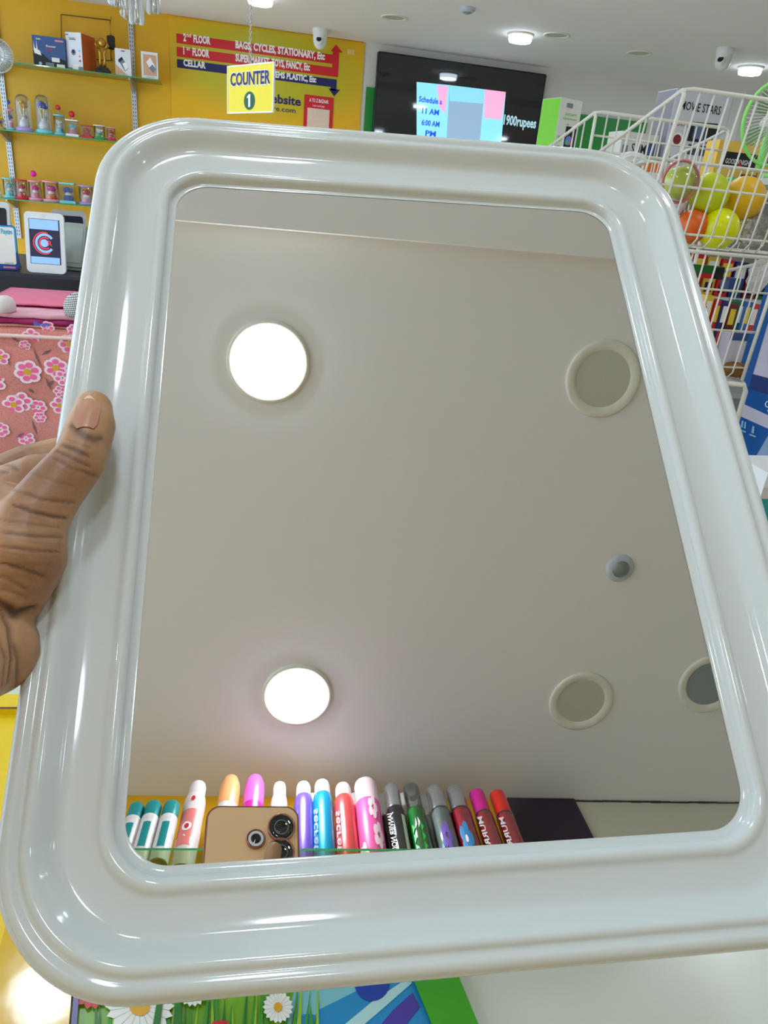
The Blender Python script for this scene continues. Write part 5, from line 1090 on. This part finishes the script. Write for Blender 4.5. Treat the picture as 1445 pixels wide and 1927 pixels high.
# right hand holding the phone from below
fx, fy = PH(512, 1610)
def pq(x, y, z, r): return (PW(x, y, z), r)
zf = .0095
el2 = Vector((.34, -.34, 1.06))
ch2 = [[pq(fx, fy, zf, .0066), pq(fx - .004, fy - .018, zf + .003, .0076), pq(fx + .012, fy - .042, zf + .002, .0088), pq(.026, fy - .055, -.002, .010)],
       [pq(fx - .006, fy - .04, zf + .001, .0076), pq(fx + .01, fy - .05, zf + .002, .0084), pq(.028, fy - .066, -.004, .0105)],
       [pq(fx - .010, fy - .062, zf + .001, .0074), pq(fx + .008, fy - .07, zf + .002, .0082), pq(.028, fy - .084, -.004, .0105)],
       [pq(fx - .006, fy - .084, zf, .0066), pq(fx + .01, fy - .09, zf + .001, .0074), pq(.026, fy - .102, -.004, .010)],
       [pq(.026, fy - .055, -.006, .012), pq(.030, fy - .084, -.016, .016), pq(.026, fy - .11, -.016, .014)],
       [pq(.026, fy - .102, -.014, .014), pq(.034, fy - .125, -.026, .019), pq(.045, fy - .155, -.05, .022)],
       [pq(.030, fy - .084, -.016, .016), pq(.034, fy - .125, -.026, .019)],
       [pq(.034, fy - .115, -.026, .016), pq(.022, fy - .085, -.027, .011), pq(.004, fy - .06, -.024, .0095), pq(-.012, fy - .045, -.020, .0085)],
       [pq(.045, fy - .155, -.05, .022), (PW(.045, fy - .155, -.05) * .5 + el2 * .5, .030), (el2, .038)]]
h2 = blob_skin('person', ch2, .0016, [], 4)
tag(h2, 'hand holding the phone, its fingertip over the lower lens in the mirror', 'person')

# ------------------------------------------------------------------ shelf of body sprays on the back wall (seen in the mirror)
OFF = .20; bz = BW(640, 1597, OFF)[1]; brz = math.atan2(BT[1], BT[0])
ta, tb_ = -.75, BW(1018, 1597, OFF)[0]
def Lb(t_, o_, z_): return BWv(t_, o_, z_)
b = MB(); th_ = .006
out = [(ta, .004), (tb_, .004)] + [(tb_ - .02 + .02 * math.cos(-k * PI / 16 + 0) if False else tb_ - .02 + .02 * math.sin(PI / 2 + k * PI / 16), OFF - .02 + .02 * math.sin(k * PI / 16)) for k in range(9)] + [(ta, OFF)]
N_ = len(out); top = [Lb(x, y, bz) for x, y in out]; bot = [Lb(x, y, bz - th_) for x, y in out]
b.poly(top, GLASS); b.poly(bot[::-1], GLASS); b.add(bot + top, [[j, (j + 1) % N_, N_ + (j + 1) % N_, N_ + j] for j in range(N_)], GEDGE)
tag(b.build('glass_shelf', origin=Lb((ta + tb_) / 2, .1, bz)), 'green edged glass shelf of body sprays reflected at the mirror bottom', 'shelf')
t = thing('shelf_bracket', 'metal bracket under the green edged body spray shelf', 'bracket', Lb(.45, .0, bz - th_), brz)
for dx in (-.75, -.25, .25): MB().box((dx, .04, -.006), (.012, .08, .010), METAL).build('arm', t)

teal = mat('cap_teal', (14, 138, 140), .3); flo = mat('label_floral', (222, 214, 214), .35, var=.3, scale=70); capw = mat('cap_white', (206, 212, 210), .3); peach = mat('can_peach', (240, 160, 104), .3)
orchid = mat('can_orchid', (206, 92, 196), .3); purp = mat('can_violet', (124, 92, 206), .3, .3); azur = mat('can_azure', (22, 150, 196), .3, .3); coral = mat('can_coral', (226, 84, 84), .3, .3); pinkc = mat('can_pink', (236, 92, 160), .35, var=.15, scale=25)
blackb = mat('bottle_black', (14, 22, 32), .2, coat=.5); greenb = mat('liquid_green', (24, 140, 52), .15, coat=.6, var=.2, scale=50); clearb = mat('liquid_mist', (150, 156, 150), .12, coat=.6, var=.2, scale=30); redb = mat('liquid_red', (206, 34, 60), .15, coat=.6, var=.15, scale=40); magc = mat('cap_magenta', (226, 30, 150), .3); redc = mat('cap_red', (236, 40, 20), .3)
oliveb = mat('can_base', (120, 112, 70), .4, .4)
def blob(u, v, ru, rv, n=10, ph=0): return [(u + ru * math.cos(ph + k * 2 * PI / n), v + rv * math.sin(ph + k * 2 * PI / n)) for k in range(n)]
def bloom(u, v, s_, m, c=None):
    return [(blob(u + s_ * .8 * math.cos(k * 1.257), v + s_ * .28 * math.sin(k * 1.257), s_ * .55, s_ * .19), m) for k in range(5)] + ([(blob(u, v, s_ * .3, s_ * .1), c)] if c else [])
def spray(bx, by_, tx, ty_, wpx, cols, label, txt=None, off=.11, kind='can', tm=None, grp='body sprays on the back shelf', name='body_spray', deco=None, bw=.56, bc=0.0):
    """one bottle; deco: flat motifs given as (angle, height) outlines on its front"""
    tb0, _ = BW(bx, by_, off); _, zt_ = BW(tx, ty_, off); hh = zt_ - bz - .001
    r = abs(BW(bx + wpx / 2, by_ - 40, off)[0] - BW(bx - wpx / 2, by_ - 40, off)[0]) / 2
    o = thing(name, label, 'bottle', Lb(tb0, off, bz + .0006), brz + PI + .3, grp)    # front of the bottle faces the room
    bodym, capm = cols[0], cols[1]; lab = cols[2] if len(cols) > 2 else None
    if kind == 'can':
        bo = MB().lathe((0, 0, 0), [(.0001, .002, oliveb), (r * .8, .002, oliveb), (r * .95, 0, oliveb), (r, .004), (r, hh * .42), (r * .97, hh * .55), (r, hh * .68), (r * .98, hh * .76), (r * .86, hh * .82), (r * .72, hh * .845)], bodym, 28); bo = bo.build('body', o)
        MB().lathe((0, 0, 0), [(r * .76, hh * .84), (r * .78, hh * .86), (r * .76, hh * .95), (r * .66, hh * .985), (r * .4, hh), (.0001, hh)], capm, 28).build('cap', o)
    elif kind == 'straight':
        bo = MB().lathe((0, 0, 0), [(.0001, .002, oliveb), (r * .85, .002, oliveb), (r * .95, 0, oliveb), (r, .004), (r, hh * .72), (r * .96, hh * .745)], bodym, 28); bo = bo.build('body', o)
        MB().lathe((0, 0, 0), [(r * .93, hh * .74), (r * .93, hh * .96), (r * .86, hh * .99), (r * .7, hh), (.0001, hh)], capm, 28).build('cap', o)
    elif kind == 'roll':
        bo = MB().lathe((0, 0, 0), [(.0001, .002), (r * .85, 0), (r, .01), (r, hh * .5), (r * .95, hh * .66)], bodym, 28); bo = bo.build('body', o)
        MB().lathe((0, 0, 0), [(r * .97, hh * .64), (r * .98, hh * .8), (r * .9, hh * .9), (r * .65, hh * .975), (r * .3, hh * .998), (.0001, hh)], capm, 28).build('cap', o)
    else:   # slim clear bottle
        bo = MB().lathe((0, 0, 0), [(.0001, .004), (r * .85, .002), (r, .006), (r, hh * .66), (r * .9, hh * .70), (r * .55, hh * .72)], bodym, 28); bo = bo.build('liquid', o)
        MB().lathe((0, 0, 0), [(r * 1.04, 0), (r * 1.06, .006), (r * 1.05, hh * .68), (r * .9, hh * .73)], CLEARG, 28).build('glass', o)
        MB().lathe((0, 0, 0), [(r * .92, hh * .71), (r * .92, hh * .95), (r * .85, hh * .985), (r * .6, hh), (.0001, hh)], capm, 28).build('cap', o)
    if lab is not None:
        a = MB(); n = 12; rr = r * 1.075 if kind == 'slim' else r * 1.012
        for k in range(n):
            q0, q1 = -PI / 2 + bc - PI * bw / 2 + k * PI * bw / n, -PI / 2 + bc - PI * bw / 2 + (k + 1) * PI * bw / n; z0_, z1_ = hh * .2, hh * .6
            a.add([(rr * math.cos(q0), rr * math.sin(q0), z0_), (rr * math.cos(q1), rr * math.sin(q1), z0_), (rr * math.cos(q1), rr * math.sin(q1), z1_), (rr * math.cos(q0), rr * math.sin(q0), z1_)], [(0, 1, 2, 3)], lab, True)
        a.build('label_band', o, under=bo)
    if deco:
        a = MB(); rr = r * (1.10 if kind == 'slim' else 1.035)
        for jd, (pts, mm) in enumerate(deco):
            rr = r * (1.10 if kind == 'slim' else 1.035) + jd * .00012
            a.add([(rr * math.cos(-PI / 2 - u), rr * math.sin(-PI / 2 - u), v * hh) for u, v in pts], [list(range(len(pts)))], mm)
        a.build('printed_motif', o, under=bo)
    if txt:
        a = MB(); rr = r * 1.09 if kind == 'slim' else r * 1.03; a.text(txt, (r * .32, -rr, hh * .62), Vector((0, 0, -1)), Vector((1, 0, 0)), r * .75, tm or INKW, width=hh * .42, bold=.02)
        a.build('lettering', o, under=bo)
    return o
spray(228, 1617, 249, 1518, 34, [flo, teal, teal], 'floral spray with teal cap, leftmost in the mirror', kind='straight', off=.15, bw=.26, bc=-.25)
spray(262, 1617, 284, 1515, 36, [flo, teal, teal], 'floral spray with teal cap, second from the left in the mirror', kind='straight', off=.15, bw=.26, bc=-.25)
spray(299, 1617, 320, 1515, 36, [flo, teal, teal], 'floral spray with teal cap beside the white rose can', kind='straight', off=.15, bw=.26, bc=-.25)
spray(346, 1615, 369, 1476, 44, [mat('can_rosewhite', (226, 206, 204), .3), capw, mat('label_rose', (222, 120, 114), .35)], 'tall white can with red rose print left of the phone', off=.13, deco=[(blob(.2, .72, .18, .03), RED), (blob(.1, .40, .42, .05), INKW), (blob(.1, .40, .2, .03), RED)] + [([(-.7, .2), (.7, .2), (.7, .28), (0, .31), (-.7, .28)], INKW)])
spray(414, 1617, 421, 1463, 44, [mat('label_pale', (216, 204, 200), .3), peach], 'roll on bottle with peach dome cap above the phone', kind='roll', off=.13, name='roll_on_bottle', grp='roll on bottles on the back shelf')
spray(466, 1617, 469, 1462, 44, [mat('can_magenta', (196, 30, 140), .3), orchid], 'roll on bottle with orchid pink dome cap above the phone', kind='roll', off=.13, name='roll_on_bottle', grp='roll on bottles on the back shelf')
spray(520, 1617, 517, 1476, 35, [mat('can_pearl', (220, 200, 210), .3), capw, teal], 'pearl can with teal band and white cap above the lenses', off=.12)
dk = mat('print_deepblue', (40, 40, 130), .4); dt = mat('print_deepteal', (10, 84, 130), .4); dr_ = mat('print_deepred', (150, 30, 40), .4)
spray(571, 1616, 560, 1476, 39, [purp, capw], 'violet can with white cap right of the phone', 'secret', tm=dk)
spray(611, 1615, 603, 1473, 42, [azur, capw], 'azure blue can with white cap', 'secret', tm=dt)
spray(655, 1615, 641, 1479, 42, [coral, capw], 'coral red can with white cap', 'secret', tm=dr_)
spray(703, 1614, 686, 1476, 50, [pinkc, mat('cap_blush', (238, 206, 212), .35)], 'wide pink flowered can with blush cap', kind='straight', deco=bloom(.5, .62, .28, mat('cap_blush', (238, 206, 212), .35)) + bloom(.7, .33, .3, mat('cap_blush', (238, 206, 212), .35)) + bloom(-.5, .14, .3, mat('cap_blush', (238, 206, 212), .35)))
spray(757, 1610, 737, 1481, 34, [blackb, SILVER, mat('label_ivory', (200, 200, 190), .4)], 'black body mist with silver cap', 'JANVIER NOIR', kind='slim', bw=.16, bc=-.95)
spray(798, 1608, 777, 1481, 35, [greenb, clear('cap_clear', (214, 222, 220), .35, .08)], 'green body mist with clear cap', kind='slim', deco=[([(.3, .5), (.05, .44), (.1, .56)], INKW), ([(-.05, .48), (-.3, .44), (-.1, .56)], INKW), ([(-.7, .1), (.7, .1), (.7, .17), (-.7, .17)], mat('mist_teal', (30, 130, 140), .3))] + [([(q, .2 + .1 * j), (q + .3, .25 + .1 * j), (q, .3 + .1 * j)], mat('mist_lime', (60, 190, 70), .3)) for j in range(3) for q in (-.6, .25)])
spray(847, 1606, 818, 1485, 38, [clearb, SILVER], 'clear body mist with lilac flower and silver cap', kind='slim', deco=bloom(.1, .36, .34, mat('label_lilac', (128, 96, 190), .4)) + bloom(-.5, .18, .25, mat('label_skyflower', (60, 140, 200), .4)) + bloom(.4, .13, .25, mat('mist_teal', (30, 130, 140), .3)))
spray(888, 1606, 858, 1485, 38, [redb, SILVER], 'red body mist with blue flower and silver cap', kind='slim', deco=bloom(-.1, .33, .42, mat('label_skyflower', (60, 140, 200), .4), INKW))
spray(932, 1603, 899, 1492, 33, [redb, magc], 'red body mist with magenta cap', 'MURRO', kind='slim')
spray(973, 1601, 938, 1494, 33, [redb, redc], 'red body mist with red cap, rightmost on the shelf', 'MURRO', kind='slim')
for bx, tx, col, cp, lb in [(590, 580, azur, capw, 'light blue can in the back row between violet and azure'), (676, 664, coral, capw, 'coral can in the back row'), (735, 717, blackb, SILVER, 'black mist in the back row'), (778, 758, greenb, capw, 'green mist in the back row'), (820, 796, clearb, SILVER, 'clear mist in the back row')]:
    spray(bx, 1600, tx, 1500, 32, [col, cp], lb, off=.045, kind='straight')
